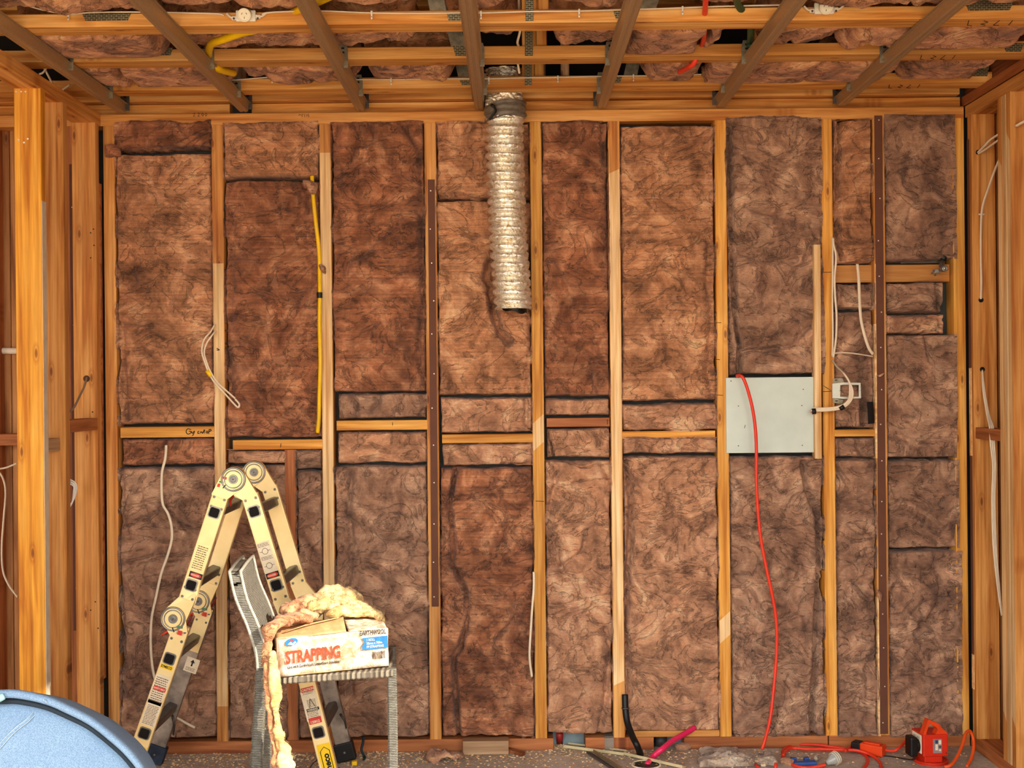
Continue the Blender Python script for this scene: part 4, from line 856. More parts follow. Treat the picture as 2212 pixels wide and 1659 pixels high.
socket(1779, 17, 'round white socket on the nearest joist, right side', .1)

# cables on the back wall
def loop(name, lb, strands, r, mat=CABLE, flat=.55, group=None):
    t = empty(name, P(*strands[0][len(strands[0])//2])); tag(t, lb, 'cable', group)
    for st in strands: MB().tube(spline([P(*p) for p in st], 8), r, 8, flat=flat).build('strand', mat, t)
    return t
t = loop('cable_loop', 'white cable loop hanging over the second stud from the left', [
    [(464, 700, 4.99), (455, 716, 4.965), (440, 735, 4.955), (436, 760, 4.95), (443, 785, 4.95), (452, 808, 4.95), (466, 830, 4.95), (487, 852, 4.948), (505, 872, 4.95), (514, 880, 4.95), (517, 873, 4.95), (508, 862, 4.95)],
    [(465, 715, 4.985), (456, 727, 4.96), (446, 742, 4.955), (441, 762, 4.95), (447, 785, 4.948), (456, 806, 4.945), (470, 827, 4.945), (491, 846, 4.945), (508, 861, 4.95)]], .0042)
MB().tube([P(447, 801, 4.948), P(456, 812, 4.946)], .0085, 10).build('tie', STK_Y, t)
cable('hanging_cable', [(359, 962, 4.975), (357, 990, 4.955), (350, 1020, 4.95), (349, 1060, 4.95), (352, 1090, 4.95), (363, 1110, 4.948), (370, 1135, 4.947), (371, 1165, 4.947), (362, 1200, 4.948), (348, 1240, 4.95), (337, 1290, 4.95), (327, 1340, 4.95), (326, 1400, 4.95), (331, 1450, 4.95), (345, 1500, 4.95), (370, 1540, 4.95), (395, 1558, 4.95), (421, 1572, 4.955)], .0052, CABLE, 'long wavy white cable hanging behind the ladder', 'cable', .55)
cable('hanging_cable', [(1153, 1235, 4.975), (1153, 1270, 4.965), (1150, 1310, 4.96), (1146, 1370, 4.96), (1144, 1420, 4.96), (1149, 1462, 4.975)], .0045, CABLE, 'short white cable hugging the stud below the foil duct', 'cable', .5)
cable('hanging_cable', [(1800, 515, 4.985), (1801, 530, 4.975), (1806, 555, 4.97), (1803, 600, 4.97), (1804, 640, 4.968), (1807, 680, 4.967), (1806, 730, 4.97), (1800, 772, 4.98)], .0042, CABLE, 'thin white cable running down the stud above the bracket', 'cable', .6)
cable('hanging_cable', [(1798, 512, 4.988), (1799, 560, 4.975), (1798, 640, 4.975), (1799, 720, 4.975), (1798, 770, 4.985)], .0036, CABLE, 'second thin white cable tight against the stud above the bracket', 'cable', .6)
cable('hanging_cable', [(1852, 570, 4.985), (1855, 600, 4.972), (1857, 650, 4.968), (1860, 690, 4.966), (1868, 725, 4.966), (1877, 752, 4.972), (1886, 765, 4.985)], .0062, CABLE, 'white cable crossing the wide nogging and bending to the brown packer', 'cable', .45)
cable('hanging_cable', [(1800, 763, 4.985), (1825, 762, 4.97), (1855, 765, 4.968), (1885, 770, 4.985)], .0045, CABLE, 'horizontal white cable across the narrow bay above the bracket', 'cable', .6)
t = loop('cable_bundle', 'taped bundle of white cables looping through the bracket', [
    [(1798, 778, 4.985), (1806, 790, 4.965), (1822, 806, 4.950), (1834, 824, 4.945), (1838+k*4, 845, 4.942), (1836+k*4, 862, 4.94), (1826+k*3, 874+k*2, 4.94), (1812+k*2, 880+k*3, 4.94), (1795, 883+k*3.4, 4.945), (1775, 884+k*3.4, 4.948), (1758, 884+k*3.2, 4.950)] for k in (-.6, .2, 1.0)], .0036, flat=1.0)
MB().tube([P(1816, 877, 4.938), P(1821, 884, 4.938)], .0105, 12).build('tape_band', BLK, t)
MB().tube([P(1754, 889, 4.950), P(1762, 888, 4.949)], .0115, 14).build('tape_band', BLK, t)
for k, c_ in enumerate(((.0, .0), (.003, .003), (-.003, .003), (0, -.004))):
    q = P(1751, 888, 4.95)+Vector((0, c_[0], c_[1])); MB().tube([q, q+Vector((.008, 0, 0))], .0022, 8).build('wire_end', PINK if k % 2 else CABLE, t)
# right wall cables
cable('wall_cable', [(2113, 329, 4.93), (2125, 317, 4.88), (2142, 300, 4.84), (2166, 285, 4.80)], .0055, CABLE, 'upper pair cable leaving the top hole of the right corner stud', 'cable', .6)
cable('wall_cable', [(2114, 332, 4.93), (2130, 322, 4.88), (2148, 309, 4.84), (2166, 296, 4.80)], .0055, CABLE, 'lower pair cable leaving the top hole of the right corner stud', 'cable', .6)
cable('wall_cable', [(2196, 272, 4.53), (2212, 263, 4.50), (2240, 250, 4.48)], .008, CABLE, 'cable end at the right edge of the photo', 'cable', .5)
o = cable('wall_cable', [(2163, 335, 4.80), (2150, 365, 4.84), (2134, 410, 4.88), (2122, 450, 4.91), (2119, 500, 4.92), (2119, 560, 4.92), (2120, 610, 4.92), (2119, 646, 4.93)], .0050, CABLE, 'clipped white cable curving down to the middle hole of the right corner stud', 'cable', .6)
MB().box(P(2120, 463, 4.918), (.022, .006, .006), None, 0, .001).build('cable_clip', WHITE, o)
loop('wall_cable', 'bunch of white cables from the lower hole passing the right nogging', [
    [(2122, 799, 4.93), (2125+k*1.5, 840, 4.90), (2133+k*2, 890, 4.86), (2142+k*4, 924, 4.80), (2144+k*4, 960, 4.78), (2148+k*3, 1010, 4.78), (2146+k*3, 1080, 4.78), (2149+k*3, 1180, 4.77), (2156+k*2, 1260, 4.77), (2164, 1330, 4.76)] for k in (-1, 0, 1)], .0034)
# left side cables
cable('wall_cable', [(187, 816, 4.925), (182, 835, 4.88), (170, 860, 4.82), (160, 880, 4.78), (145, 895, 4.72), (136, 903, 4.70)], .0040, plain('cable_grey', (140, 120, 96), .5), 'dark grey cable leaving the hole in the left corner stud', 'cable')
loop('cable_bundle', 'bent bunch of white cable ends hanging by the left packer stud', [[(128, 1035+k*3, 4.8), (150, 1036+k*3, 4.85), (164-k*1.5, 1045+k*2, 4.86), (165-k*2, 1062, 4.86), (156, 1085, 4.86), (146, 1098+k, 4.86)] for k in (0, 1.5, 3)], .0042, plain('cable_pale', (214, 206, 196), .4), flat=.7)
cable('wall_cable', [(133, 1104, 4.75), (139, 1112, 4.75), (143, 1120, 4.75), (137, 1126, 4.75)], .002, GRN, 'thin green wire end at the left', 'cable')
cable('wall_cable', [(-20, 1016, 4.9), (-5, 1018, 4.9), (7, 1035, 4.9), (12, 1065, 4.9), (8, 1120, 4.9), (4, 1180, 4.9), (6, 1230, 4.9), (18, 1262, 4.9), (38, 1290, 4.9)], .0065, CABLE, 'white cable sagging at the left edge of the photo', 'cable', .5)
cable('wall_cable', [(-15, 1014, 4.95), (10, 1011, 4.95), (36, 1001, 4.95)], .0035, CABLE, 'thin cream cable rising behind the bright yellow stud', 'cable')
# the long red cord hanging over the metal panel
cord = cable('electrical_cord', [(1592, 812, 4.965), (1598, 811, 4.935), (1606, 818, 4.925), (1616, 845, 4.925), (1626, 885, 4.925), (1632, 930, 4.925), (1634, 980, 4.925), (1634, 1040, 4.925), (1637, 1100, 4.925), (1643, 1160, 4.925), (1655, 1225, 4.923), (1667, 1280, 4.922), (1675, 1325, 4.922), (1678, 1365, 4.922), (1677, 1420, 4.92), (1672, 1480, 4.91), (1664, 1550, 4.88), (1652, 1600, 4.85), (1646, 1618, 4.845)], .0062, RED, 'long red cord hanging over the metal panel down to the floor', 'cord', n=12)

# metal panel, bracket, elbow
t = empty('meter_panel', P(1665, 978, 4.99)); tag(t, 'light grey metal meter panel fixed between two studs', 'panel')
x0, x1 = wx(1568, 900), wx(1762, 900); z0, z1 = wz(978, 1665), wz(815, 1665)
MB().bx(x0, x1, 4.9935, 4.9975, z0, z1, 0, .0015).build('plate', PANEL, t)
for px, py in ((1595, 877), (1735, 841), (1732, 876), (1595, 963), (1733, 962), (1579, 823)): MB().cyl(P(px, py, 4.9934), (0, -1, 0), .0024, .0009, 10).build('screw', STEEL_D, t)
MB().tube([P(1610, 918, 4.9928), P(1608, 925, 4.9928)], .001, 5).build('pencil_mark', INK, t)
t = empty('mounting_bracket', P(1828, 845, 4.985)); tag(t, 'galvanised electrical mounting bracket with a rectangular opening', 'bracket')
def pz(px, py, d=4.9925): return P(px, py, d)
def frame_plate(o, inner, d, th, mat, name, parent):
    m = MB(); k = len(o); F_ = [pz(*p, d) for p in o]; G = [pz(*p, d) for p in inner]; e_ = Vector((0, th, 0))
    for i in range(k):
        j = (i+1) % k; m.add([F_[i], F_[j], G[j], G[i], F_[i]+e_, F_[j]+e_, G[j]+e_, G[i]+e_], [(0, 1, 2, 3), (7, 6, 5, 4), (0, 4, 5, 1), (3, 2, 6, 7)])
    return m.build(name, mat, parent)
frame_plate([(1798, 829), (1822, 826), (1859, 827), (1860, 860), (1825, 862), (1798, 860)], [(1815, 832), (1822, 831), (1855, 831.5), (1855, 857), (1822, 857), (1815, 857)], 4.9900, .0016, plain('zinc_plate', (206, 208, 192), .4, .3, var=.08), 'front_plate', t)
MB().prism([pz(1799, 818, 4.994), pz(1820, 817, 4.994), pz(1824, 827, 4.994), pz(1799, 830, 4.994)], (0, .0015, 0)).build('ear', GALV, t)
MB().prism([pz(1799, 860, 4.994), pz(1822, 864, 4.994), pz(1819, 873, 4.994), pz(1799, 870, 4.994)], (0, .0015, 0)).build('ear', GALV, t)
for px, py in ((1806, 821), (1807, 866)): MB().box(P(px, py, 4.993), (.010, .001, .0035), None, 0, .0004).build('slot', BLK, t)
for px, py in ((1813, 844.5), (1857, 844)): MB().cyl(P(px, py, 4.9898), (0, -1, 0), .0012, .0004, 8).build('screw_hole', BLK, t)
cable('dark_piece', [(1879, 868, 4.99), (1881, 890, 4.985), (1882, 915, 4.99)], .014, DARK, 'dark piece in the gap of the bay behind the bracket', 'foam', .25)  # flattened near-black tube set in the gap of the bay
t = empty('pipe_elbow', P(2035, 590, 5.0)); tag(t, 'chrome lugged pipe elbow screwed to the wide nogging', 'pipe fitting')
MB().tube(spline([P(2036, 566, 5.02), P(2034, 574, 4.99), P(2036, 582, 4.96)], 5), [.010]*11, 16).tube([P(2036, 580, 4.985), P(2041, 580, 4.945)], [.013, .0115], 18).build('elbow_body', STEEL, t)
MB().torus(P(2041, 580, 4.945), (0, 1, 0), .0085, .0028).cyl(P(2041, 580, 4.947), (0, -1, 0), .0065, .0006, 18, 1).build('threaded_mouth', [STEEL, BLK], t)
for a, b in ((2017, 585), (2020, 594), (2014, 590)): MB().box((P(a, b, 4.982)+P(2030, 582, 4.982))/2, (.022, .006, .008), None, 0, .002).cyl(P(a, b, 4.978), (0, -1, 0), .0045, .002, 12, 1).build('lug', [STEEL, STEEL_D], t)
MB().tube([P(2040, 545, 5.03), P(2038, 562, 5.01)], .012, 12).build('supply_pipe', BLK, t)
tag(MB().bx(wx(1955, 560), wx(2045, 560), 5.055, 5.06, wz(566, 2000), wz(553, 2000)).build('packing_strip', STEEL_D), 'dark grey strip showing in the gap above the wide nogging', 'strip')

# ---------------------------------------------------------------- folding ladder
YN, YF, RT = 4.49, 4.85, .026
def LQ(px, py):
    q = P(px, py, YN); return Vector((q.x, 0, q.z))
lad = empty('folding_ladder', (LQ(505, 1035).x, 4.68, 0)); tag(lad, 'cream aluminium multi-joint folding ladder standing as an A-frame', 'ladder')
ALU, ALU_SHADE = M['ladder_alu'], M['ladder_shaded']
segs = {'lu': ((477, 1066), (401, 1302)), 'll': ((392, 1352), (274, 1690)), 'ru': ((538, 1068), (609, 1302)), 'rl': ((644, 1400), (716, 1690))}
HINGE = {'top': (505, 1035), 'lm': (375, 1336), 'rm': (640, 1352)}
WR = .0585
def frame_of(a, b):
    A, B = LQ(*a), LQ(*b); d = (B-A).normalized(); w_ = Vector((-d.z, 0, d.x)); return A, B, d, w_
def rail(key, y, mat):
    A, B, d, w_ = frame_of(*segs[key]); L = (B-A).length; m = MB()
    m.box((A+B)/2+Vector((0, y+RT/2, 0)), (L, RT, WR), (d, Y_, w_), 0, .003)
    o = m.build('rail', mat, lad)
    for s_, wd in ((.07, 1), (.17, 1)) if key[1] == 'u' else ((.06, 1), (.13, 1)):
        pass
    k = 0
    ends = [(.018, A, d), (.052, A, d)]
    if key in ('lu', 'ru'): ends += [(.018, B, -d), (.052, B, -d)]
    for s_, base, dd in ends:
        for sg in (-1, 1):
            k += 1; c_ = base+dd*(s_+.006*sg*0)+w_*(sg*.0185)+Vector((0, y, 0))
            b = MB(); b.cyl(c_, (0, -1, 0), .0052, .0025, 14, 0, .0038); b.cyl(c_+Vector((0, -.0025, 0)), (0, -1, 0), .0024, .0008, 10, 1); b.build('rivet', [STEEL, STEEL_D], o)
    return o
RL = {}
for key in segs:
    for nm, y in (('n', YN), ('f', YF)):
        RL[key+nm] = rail(key, y, ALU_SHADE if (nm == 'f' and key in ('rl', 'll')) else ALU)
# far lower-left rail: its lit upper length painted pale again
A, B, d, w_ = frame_of(*segs['ll']); MB().box(A+d*.085+Vector((0, YF-.0006, 0)), (.17, .0012, WR-.004), (d, Y_, w_)).build('lit_face', ALU, RL['llf'])
# rungs with square ends, a dark face painting the shade of the hollow tube
rungs = [((463, 1107), 'lu'), ((413, 1264), 'lu'), ((366, 1423), 'll'), ((312, 1584), 'll'), ((549, 1105), 'ru'), ((597, 1264), 'ru'), ((648, 1425), 'rl'), ((688, 1582), 'rl')]
def rsq(c_, d, w_, s_, rr, n=5):
    out = []
    for qx, qy in ((1, 1), (-1, 1), (-1, -1), (1, -1)):
        for k in range(n):
            a_ = math.pi/2*k/(n-1); ca, sa = math.cos(a_), math.sin(a_)
            if (qx*qy) < 0: ca, sa = sa, ca
            out.append(c_+d*(qx*(s_-rr+rr*ca))+w_*(qy*(s_-rr+rr*sa)))
    return out
for (px, py), key in rungs:
    A, B, d, w_ = frame_of(*segs[key]); c_ = LQ(px, py)
    r = MB(); n = 20
    o1 = rsq(c_+Vector((0, YN-.0035, 0)), d, w_, .0178, .0075); o2 = rsq(c_+Vector((0, YF+RT+.003, 0)), d, w_, .0178, .0075)
    i1 = rsq(c_+Vector((0, YN-.0035, 0)), d, w_, .0160, .0065); i2 = rsq(c_+Vector((0, YN-.0006, 0)), d, w_, .0156, .006)
    K = len(o1)
    r.add(o1+o2, [(i, i+K, (i+1) % K+K, (i+1) % K) for i in range(K)]+[tuple(range(2*K-1, K-1, -1))])
    r.add(o1+i1, [(i, (i+1) % K, (i+1) % K+K, i+K) for i in range(K)])
    r.add(i1+i2, [(i, (i+1) % K, (i+1) % K+K, i+K) for i in range(K)], 1); r.add(i2, [tuple(range(K))], 1)
    r.build('rung', [STEEL_D, DARK], lad)
    col = MB(); a1 = rsq(c_+Vector((0, YN-.0022, 0)), d, w_, .0205, .009); a2 = rsq(c_+Vector((0, YN-.0022, 0)), d, w_, .0166, .007); a3 = rsq(c_+Vector((0, YN, 0)), d, w_, .0212, .0095)
    col.add(a1+a2, [(i, (i+1) % K, (i+1) % K+K, i+K) for i in range(K)]); col.add(a3+a1, [(i, (i+1) % K, (i+1) % K+K, i+K) for i in range(K)])
    col.build('rung_collar', STEEL, lad)
def hull2(pts):
    pts = sorted(set(pts))
    def half(ps):
        h = []
        for p in ps:
            while len(h) >= 2 and (h[-1][0]-h[-2][0])*(p[1]-h[-2][1])-(h[-1][1]-h[-2][1])*(p[0]-h[-2][0]) <= 0: h.pop()
            h.append(p)
        return h[:-1]
    return half(pts)+half(pts[::-1])
def hinge(hk, arms, y, R=.043, name='hinge', knob=True, lever=None):
    c_ = LQ(*HINGE[hk]); root = None
    for ai, (key, atend) in enumerate(arms):
        A, B, d, w_ = frame_of(*segs[key]); base = B if atend else A; dd = -d if atend else d
        pts = [(c_.x+R*math.cos(a_), c_.z+R*math.sin(a_)) for a_ in np.linspace(0, 2*math.pi, 40, endpoint=False)]
        for s_ in (-1, 1):
            q = base+dd*.012+w_*(s_*WR/2*.98); pts.append((q.x, q.z))
        h = hull2(pts); yy = y-.004-.006*ai
        m = MB(); m.prism([(a_, yy, b_) for a_, b_ in h], (0, RT*.8 if ai == 0 else .008, 0))
        o = m.build('hinge_plate', ALU, lad if root is None else root); root = root or o
    yy = y-.010
    m = MB(); m.torus(c_+Vector((0, yy, 0)), (0, 1, 0), R*.92, .0035, 40, 8).torus(c_+Vector((0, yy, 0)), (0, 1, 0), R*.70, .0022, 40, 8)
    m.build('hinge_rim', STEEL, root)
    b = MB(); b.cyl(c_+Vector((0, yy, 0)), (0, -1, 0), .0165, .003, 28, 0, .015).torus(c_+Vector((0, yy-.003, 0)), (0, 1, 0), .0095, .0028, 24, 8).cyl(c_+Vector((0, yy-.003, 0)), (0, -1, 0), .0045, .0015, 12, 1)
    b.build('hinge_bolt', [STEEL, STEEL_D], root)
    return root, c_, yy
for y in (YN, YF):
    root, c_, yy = hinge('top', (('ru', False), ('lu', False)), y)
    if y == YN:
        q = lambda a, b: Vector((LQ(a, b).x, yy-.001, LQ(a, b).z))
        MB().prism([q(476, 1048), q(492, 1038), q(505, 1052), q(503, 1068), q(489, 1065)], (0, .004, 0)).build('lock_plate', ALU, root)
        MB().tube([q(483, 1054)+Vector((0, -.001, 0)), q(489, 1047)+Vector((0, -.001, 0))], .0035, 8, flat=.5).build('lock_slot', BLK, root)
        MB().prism([q(482, 1028), q(492, 1031), q(490, 1036), q(480, 1033)], (0, -.0005, 0)).build('sticker', STK_R, root)
        MB().prism([q(476, 1038), q(485, 1041), q(483, 1044), q(474, 1041)], (0, -.0005, 0)).build('sticker', STK_G, root)
        MB().prism([q(472, 1044), q(478, 1044), q(476, 1052), q(470, 1051)], (0, -.0005, 0)).build('sticker', STK_R, root)
        L = lambda a, b, dy=.03: Vector((LQ(a, b).x, YN+dy, LQ(a, b).z))
        plab(MB().tube(spline([L(497, 1062, .012), L(500, 1072, .02), L(495, 1082, .025), L(494, 1095, .03)], 5), [.008, .007, .006, .005]+[.005]*12, 8, flat=.6).build('lever', plain('lever_red', (150, 36, 26), .45), root), 'dark red plastic hinge lever')
    root, c_, yy = hinge('lm', (('lu', True), ('ll', False)), y)
    q = lambda a, b: Vector((LQ(a, b).x, yy-.001+0, LQ(a, b).z))
    MB().prism([q(361, 1357), q(372, 1346), q(383, 1352), q(382, 1368), q(368, 1370)], (0, .004, 0)).build('lock_plate', ALU, root)
    MB().tube([q(374, 1354)+Vector((0, -.001, 0)), q(378, 1364)+Vector((0, -.001, 0))], .0035, 8, flat=.5).build('lock_slot', BLK, root)
    MB().prism([q(384, 1350), q(397, 1352), q(396, 1357), q(383, 1355)], (0, -.0005, 0)).build('sticker', STK_G, root)
    MB().prism([q(386, 1360), q(396, 1362), q(394, 1372), q(384, 1369)], (0, -.0005, 0)).build('sticker', STK_R, root)
    MB().tube([q(346, 1374)+Vector((0, .02, 0)), q(362, 1364)+Vector((0, .015, 0))], [.003, .006], 8, flat=.6).build('lever', RED, root)
    MB().tube([q(402, 1352)+Vector((0, .03, 0)), q(413, 1330)+Vector((0, .03, 0))], [.005, .005], 8, flat=.6).build('lever', plain('lever_dark', (130, 34, 30), .45), root)
    hinge('rm', (('ru', True), ('rl', False)), y)
# feet
for key in ('ll', 'rl'):
    A, B, d, w_ = frame_of(*segs[key])
    for y in (YN, YF):
        s_ = (B.z-.014)/(-d.z); tip = B+d*max(0, s_)
        m = MB(); m.box(tip-d*.030+Vector((0, y+RT/2, 0)), (.07, RT+.014, WR+.014), (d, Y_, w_), 0, .005)
        o = m.build('foot', RUB if key == 'll' else BLK, lad)
        MB().cyl(tip-d*.03+Vector((0, y-.007, 0)), (0, -1, 0), .004, .001, 12).build('rivet', STEEL, o)
for (a, b), (c2, d2) in (((735, 1543), (748, 1573)), ((372, 1545), (374, 1588))):
    f_ = (YF)/(YF-.012); p0, p1 = P(a, b, YF-.012), P(c2, d2, YF-.004)
    o = MB().tube([p0, p0.lerp(p1, .5)+Vector((.006, 0, .002)), p1], [.009, .008, .006], 8, flat=.5).build('rung_brace', STEEL_D, lad)
    MB().cyl(p1, (0, -1, 0), .006, .003, 14).build('rivet', STEEL, o)
# stickers and their print on the near rails
def sticker(key, c_, L, Wd, mat, lines=None, name='sticker', dy=.0008):
    A, B, d, w_ = frame_of(*segs[key]); p = LQ(*c_)
    o = MB().box(p+Vector((0, YN-dy, 0)), (L, .0006, Wd), (d, Y_, w_)).build(name, mat, lad)
    return o, p+Vector((0, YN-dy-.0005, 0)), d, w_
def lines(o, p, right, up, Wd, Hh, n, mat=PRINT, seed=1):
    r = random.Random(seed); m = MB()
    for i in range(n):
        z = Hh/2-(i+.5)*Hh/n; x = -Wd/2
        while x < Wd/2-.002:
            l = r.uniform(.002, .009); l = min(l, Wd/2-x); m.box(p+right*(x+l/2)+up*z, (l, .0002, Hh/n*.42), (right, Y_, up)); x += l+r.uniform(.0008, .002)
    m.build('small_print', mat, o)
def up_of(key):
    A, B, d, w_ = frame_of(*segs[key]); u = -d; r = Vector((u.z, 0, -u.x)); return r, u
# left lower rail: maker badge, warnings
r_, u_ = up_of('ll')
o, p, d, w_ = sticker('ll', (360, 1441), .016, .044, STK_Y); text('badge_text', 'SYMECO', .0125, p-r_*.0200-u_*.0042, r_, u_, BLK, o, .0004, .82)
o, p, d, w_ = sticker('ll', (343, 1490), .105, .050, STK_W); lines(o, p, r_, u_, .042, .09, 12, seed=3)
o, p, d, w_ = sticker('ll', (327, 1540), .090, .050, STK_W); lines(o, p+u_*-.008, r_, u_, .040, .07, 13, seed=4)
o, p, d, w_ = sticker('ll', (345, 1488), .013, .044, STK_R, dy=.0016); text('warning_text', 'SAFETY FIRST', .0078, p-r_*.0205-u_*.0028, r_, u_, STK_W, o, .0002, .86)
o, p, d, w_ = sticker('ll', (297, 1625), .050, .050, STK_Y)
m = MB(); s_ = [(-.012, -.02), (-.012, .006), (0, .016), (.012, .006), (.012, -.02)]; m.tube([p+r_*a+u_*b for a, b in s_], .0014, 5); m.torus(p-u_*.002, (0, 1, 0), .006, .0018, 20, 6); m.build('badge_mark', BLK, o)
# left upper rail
r_, u_ = up_of('lu')
o, p, d, w_ = sticker('lu', (432, 1205), .10, .046, ALU); lines(o, p, r_, u_, .036, .085, 11, mat=PRINT, seed=5)
def danger(key, c_):
    r_, u_ = up_of(key); o, p, d, w_ = sticker(key, c_, .020, .046, BLK, dy=.0014)
    n = 28; m = MB(); m.add([p+r_*(.0195*math.cos(2*math.pi*i/n))+u_*(.0078*math.sin(2*math.pi*i/n)) for i in range(n)], [tuple(range(n))]); m.build('red_oval', STK_R, o)
    text('warning_text', 'DANGER', .0085, p+Vector((0, -.0003, 0))-r_*.0165-u_*.003, r_, u_, STK_W, o, .0002, .84)
danger('lu', (423, 1243)); danger('ru', (589, 1242))
r_, u_ = up_of('ru')
o, p, d, w_ = sticker('ru', (577, 1205), .115, .046, STK_W); lines(o, p+u_*.047, r_, u_, .040, .014, 3, seed=6); lines(o, p, r_, u_, .040, .014, 3, seed=7)
m = MB()
for s_ in (.024, -.028): m.torus(p+u_*s_, (0, 1, 0), .010, .0009, 20, 5).tube([p+u_*s_+r_*a for a in (-.018, -.009)], .0008, 5).tube([p+u_*s_+r_*a for a in (.009, .018)], .0008, 5)
m.build('line_drawing', PRINT, o)
# right lower rail
r_, u_ = up_of('rl')
o, p, d, w_ = sticker('rl', (672, 1524), .105, .052, STK_W)
lines(o, p+u_*.045, r_, u_, .036, .010, 2, seed=8); m = MB().tube([p+r_*-.006+u_*-.008, p+r_*.002+u_*.024], .001, 5).tube([p+r_*.014+u_*-.008, p+r_*.002+u_*.024], .001, 5); m.build('line_drawing', BLK, o); lines(o, p-u_*.032, r_, u_, .040, .026, 5, seed=9)
lines(o, p+u_*.008+r_*.004, r_, u_, .030, .028, 6, seed=10)
o, p, d, w_ = sticker('rl', (664, 1489), .015, .044, STK_R, dy=.0016); text('warning_text', 'CAUTION!', .0115, p-r_*.0205-u_*.004, r_, u_, STK_W, o, .0003, .82)
o, p, d, w_ = sticker('rl', (676, 1532), .010, .044, BLK, dy=.0016); text('warning_text', 'WARNING!', .0088, p-r_*.0195-u_*.003, r_, u_, STK_W, o, .0002, .82)
o, p, d, w_ = sticker('rl', (681, 1556), .022, .044, STK_R, dy=.0016); text('load_text', '120KG', .0125, p-r_*.0185-u_*.008, r_, u_, STK_W, o, .0003, .95)
o, p, d, w_ = sticker('rl', (706, 1640), .110, .048, STK_Y)
m = MB(); s_ = [(-.016, -.05), (-.016, .030), (0, .044), (.016, .030), (.016, -.05)]; m.tube([p+r_*a+u_*b for a, b in s_], .0014, 5); m.build('badge_mark', BLK, o)
text('badge_text', 'meco', .030, p+r_*.010-u_*.046, u_, -r_, BLK, o, .0012, .98)
# far rail notice with an arrow
q0 = P(414, 1437, YF-.0004); A, B, d, w_ = frame_of(*segs['ll']); u_ = -d; r_ = Vector((u_.z, 0, -u_.x))
o = MB().box(q0, (.055, .0006, .050), (d, Y_, w_)).build('sticker', STK_W, RL['llf']); pp = q0+Vector((0, -.0006, 0))
MB().prism([pp+r_*a+u_*b for a, b in ((-.003, -.004), (-.003, .010), (-.009, .010), (0, .022), (.009, .010), (.003, .010), (.003, -.004))], (0, -.0003, 0)).build('arrow', BLK, o)
lines(o, pp-u_*.016, r_, u_, .036, .014, 3, seed=11)

# ---------------------------------------------------------------- rattan chair
th = math.radians(5.4); cu = Vector((math.cos(th), math.sin(th), 0)); cv = Vector((-math.sin(th), math.cos(th), 0))
O0 = P(566, 1440, 4.0); O0 = Vector((O0.x, 4.0, 0)); SH = Vector((0, 0, 0))
def CH(u, v, z): return O0+cu*u+cv*v+Vector((0, 0, z))
def cz(py, d=4.0, px=566): return P(px, py, d).z
chair = empty('rattan_chair', CH(.2, .18, 0)); tag(chair, 'grey woven rattan dining chair with a cardboard box on its seat', 'chair')
K_ = 4.0/F
prof = [((508-566)*K_, cz(1232)), ((521-566)*K_, cz(1290)), ((545-566)*K_, cz(1350)), ((562-566)*K_, cz(1405)), (0, cz(1445)), ((562-566)*K_, cz(1510)), ((557-566)*K_, cz(1580)), ((552-566)*K_, cz(1659)), ((548-566)*K_, .0)]
W2 = .34
def strut(path, wu, wv, mat, name, parent=chair, nseg=8):
    """square woven member; path in (u, v, z)"""
    pts = spline([Vector(p) for p in path], nseg); v = []; f = []; R = .3
    loop_ = [(-1, -1+R), (-1+R, -1), (1-R, -1), (1, -1+R), (1, 1-R), (1-R, 1), (-1+R, 1), (-1, 1-R)]
    for p in pts:
        for a, b in loop_: v.append(CH(p.x+a*wu/2, p.y+b*wv/2, p.z))
    n = 8; k = len(pts)
    f = [(i*n+j, i*n+(j+1) % n, (i+1)*n+(j+1) % n, (i+1)*n+j) for i in range(k-1) for j in range(n)]+[tuple(range(n)), tuple(range(k*n-1, (k-1)*n-1, -1))]
    return from_arrays(name, v, f, mat, parent)
RAT, RATX = M['rattan'], M['rattan_x']
for v0 in (0, W2):
    strut([(u, v0, z) for u, z in prof[4:]], .036, .036, RAT, 'leg')
    strut([(.398, v0, cz(1452)), (.400, v0, .3), (.397, v0, 0)], .030, .030, RAT, 'leg')
# upholstered-looking woven backrest with piped edge
bk = MB(); cols = 14; zs = spline([Vector((u+.006, 0, z)) for u, z in prof[:5]], 6)
for side, off in ((0, .018), (1, -.020)):
    g = []
    for p in zs:
        for j in range(cols+1):
            v0 = -.018+(W2+.036)*j/cols; e_ = abs(2*j/cols-1)**6
            tz = (p.z-zs[-1].z)/(zs[0].z-zs[-1].z)
            drop = .018*abs(2*j/cols-1)**4 if tz > .9 else 0
            g.append(CH(p.x+off*(1-.25*e_), v0, p.z-drop))
    k = cols+1; ff = [(i*k+j, i*k+j+1, (i+1)*k+j+1, (i+1)*k+j) for i in range(len(zs)-1) for j in range(cols)]
    bk.add(g, ff if side else [q[::-1] for q in ff], 0, True)
K2 = len(zs)*(cols+1); k = cols+1; n_ = len(zs)
edge = [j for j in range(k)]+[i*k+cols for i in range(1, n_)]+[(n_-1)*k+j for j in range(cols-1, -1, -1)]+[i*k for i in range(n_-2, 0, -1)]
bk.add([bk.v[i] for i in edge]+[bk.v[i+K2] for i in edge], [(i, (i+1) % len(edge), (i+1) % len(edge)+len(edge), i+len(edge)) for i in range(len(edge))], 0, True)
bo = bk.build('backrest', RAT, chair)
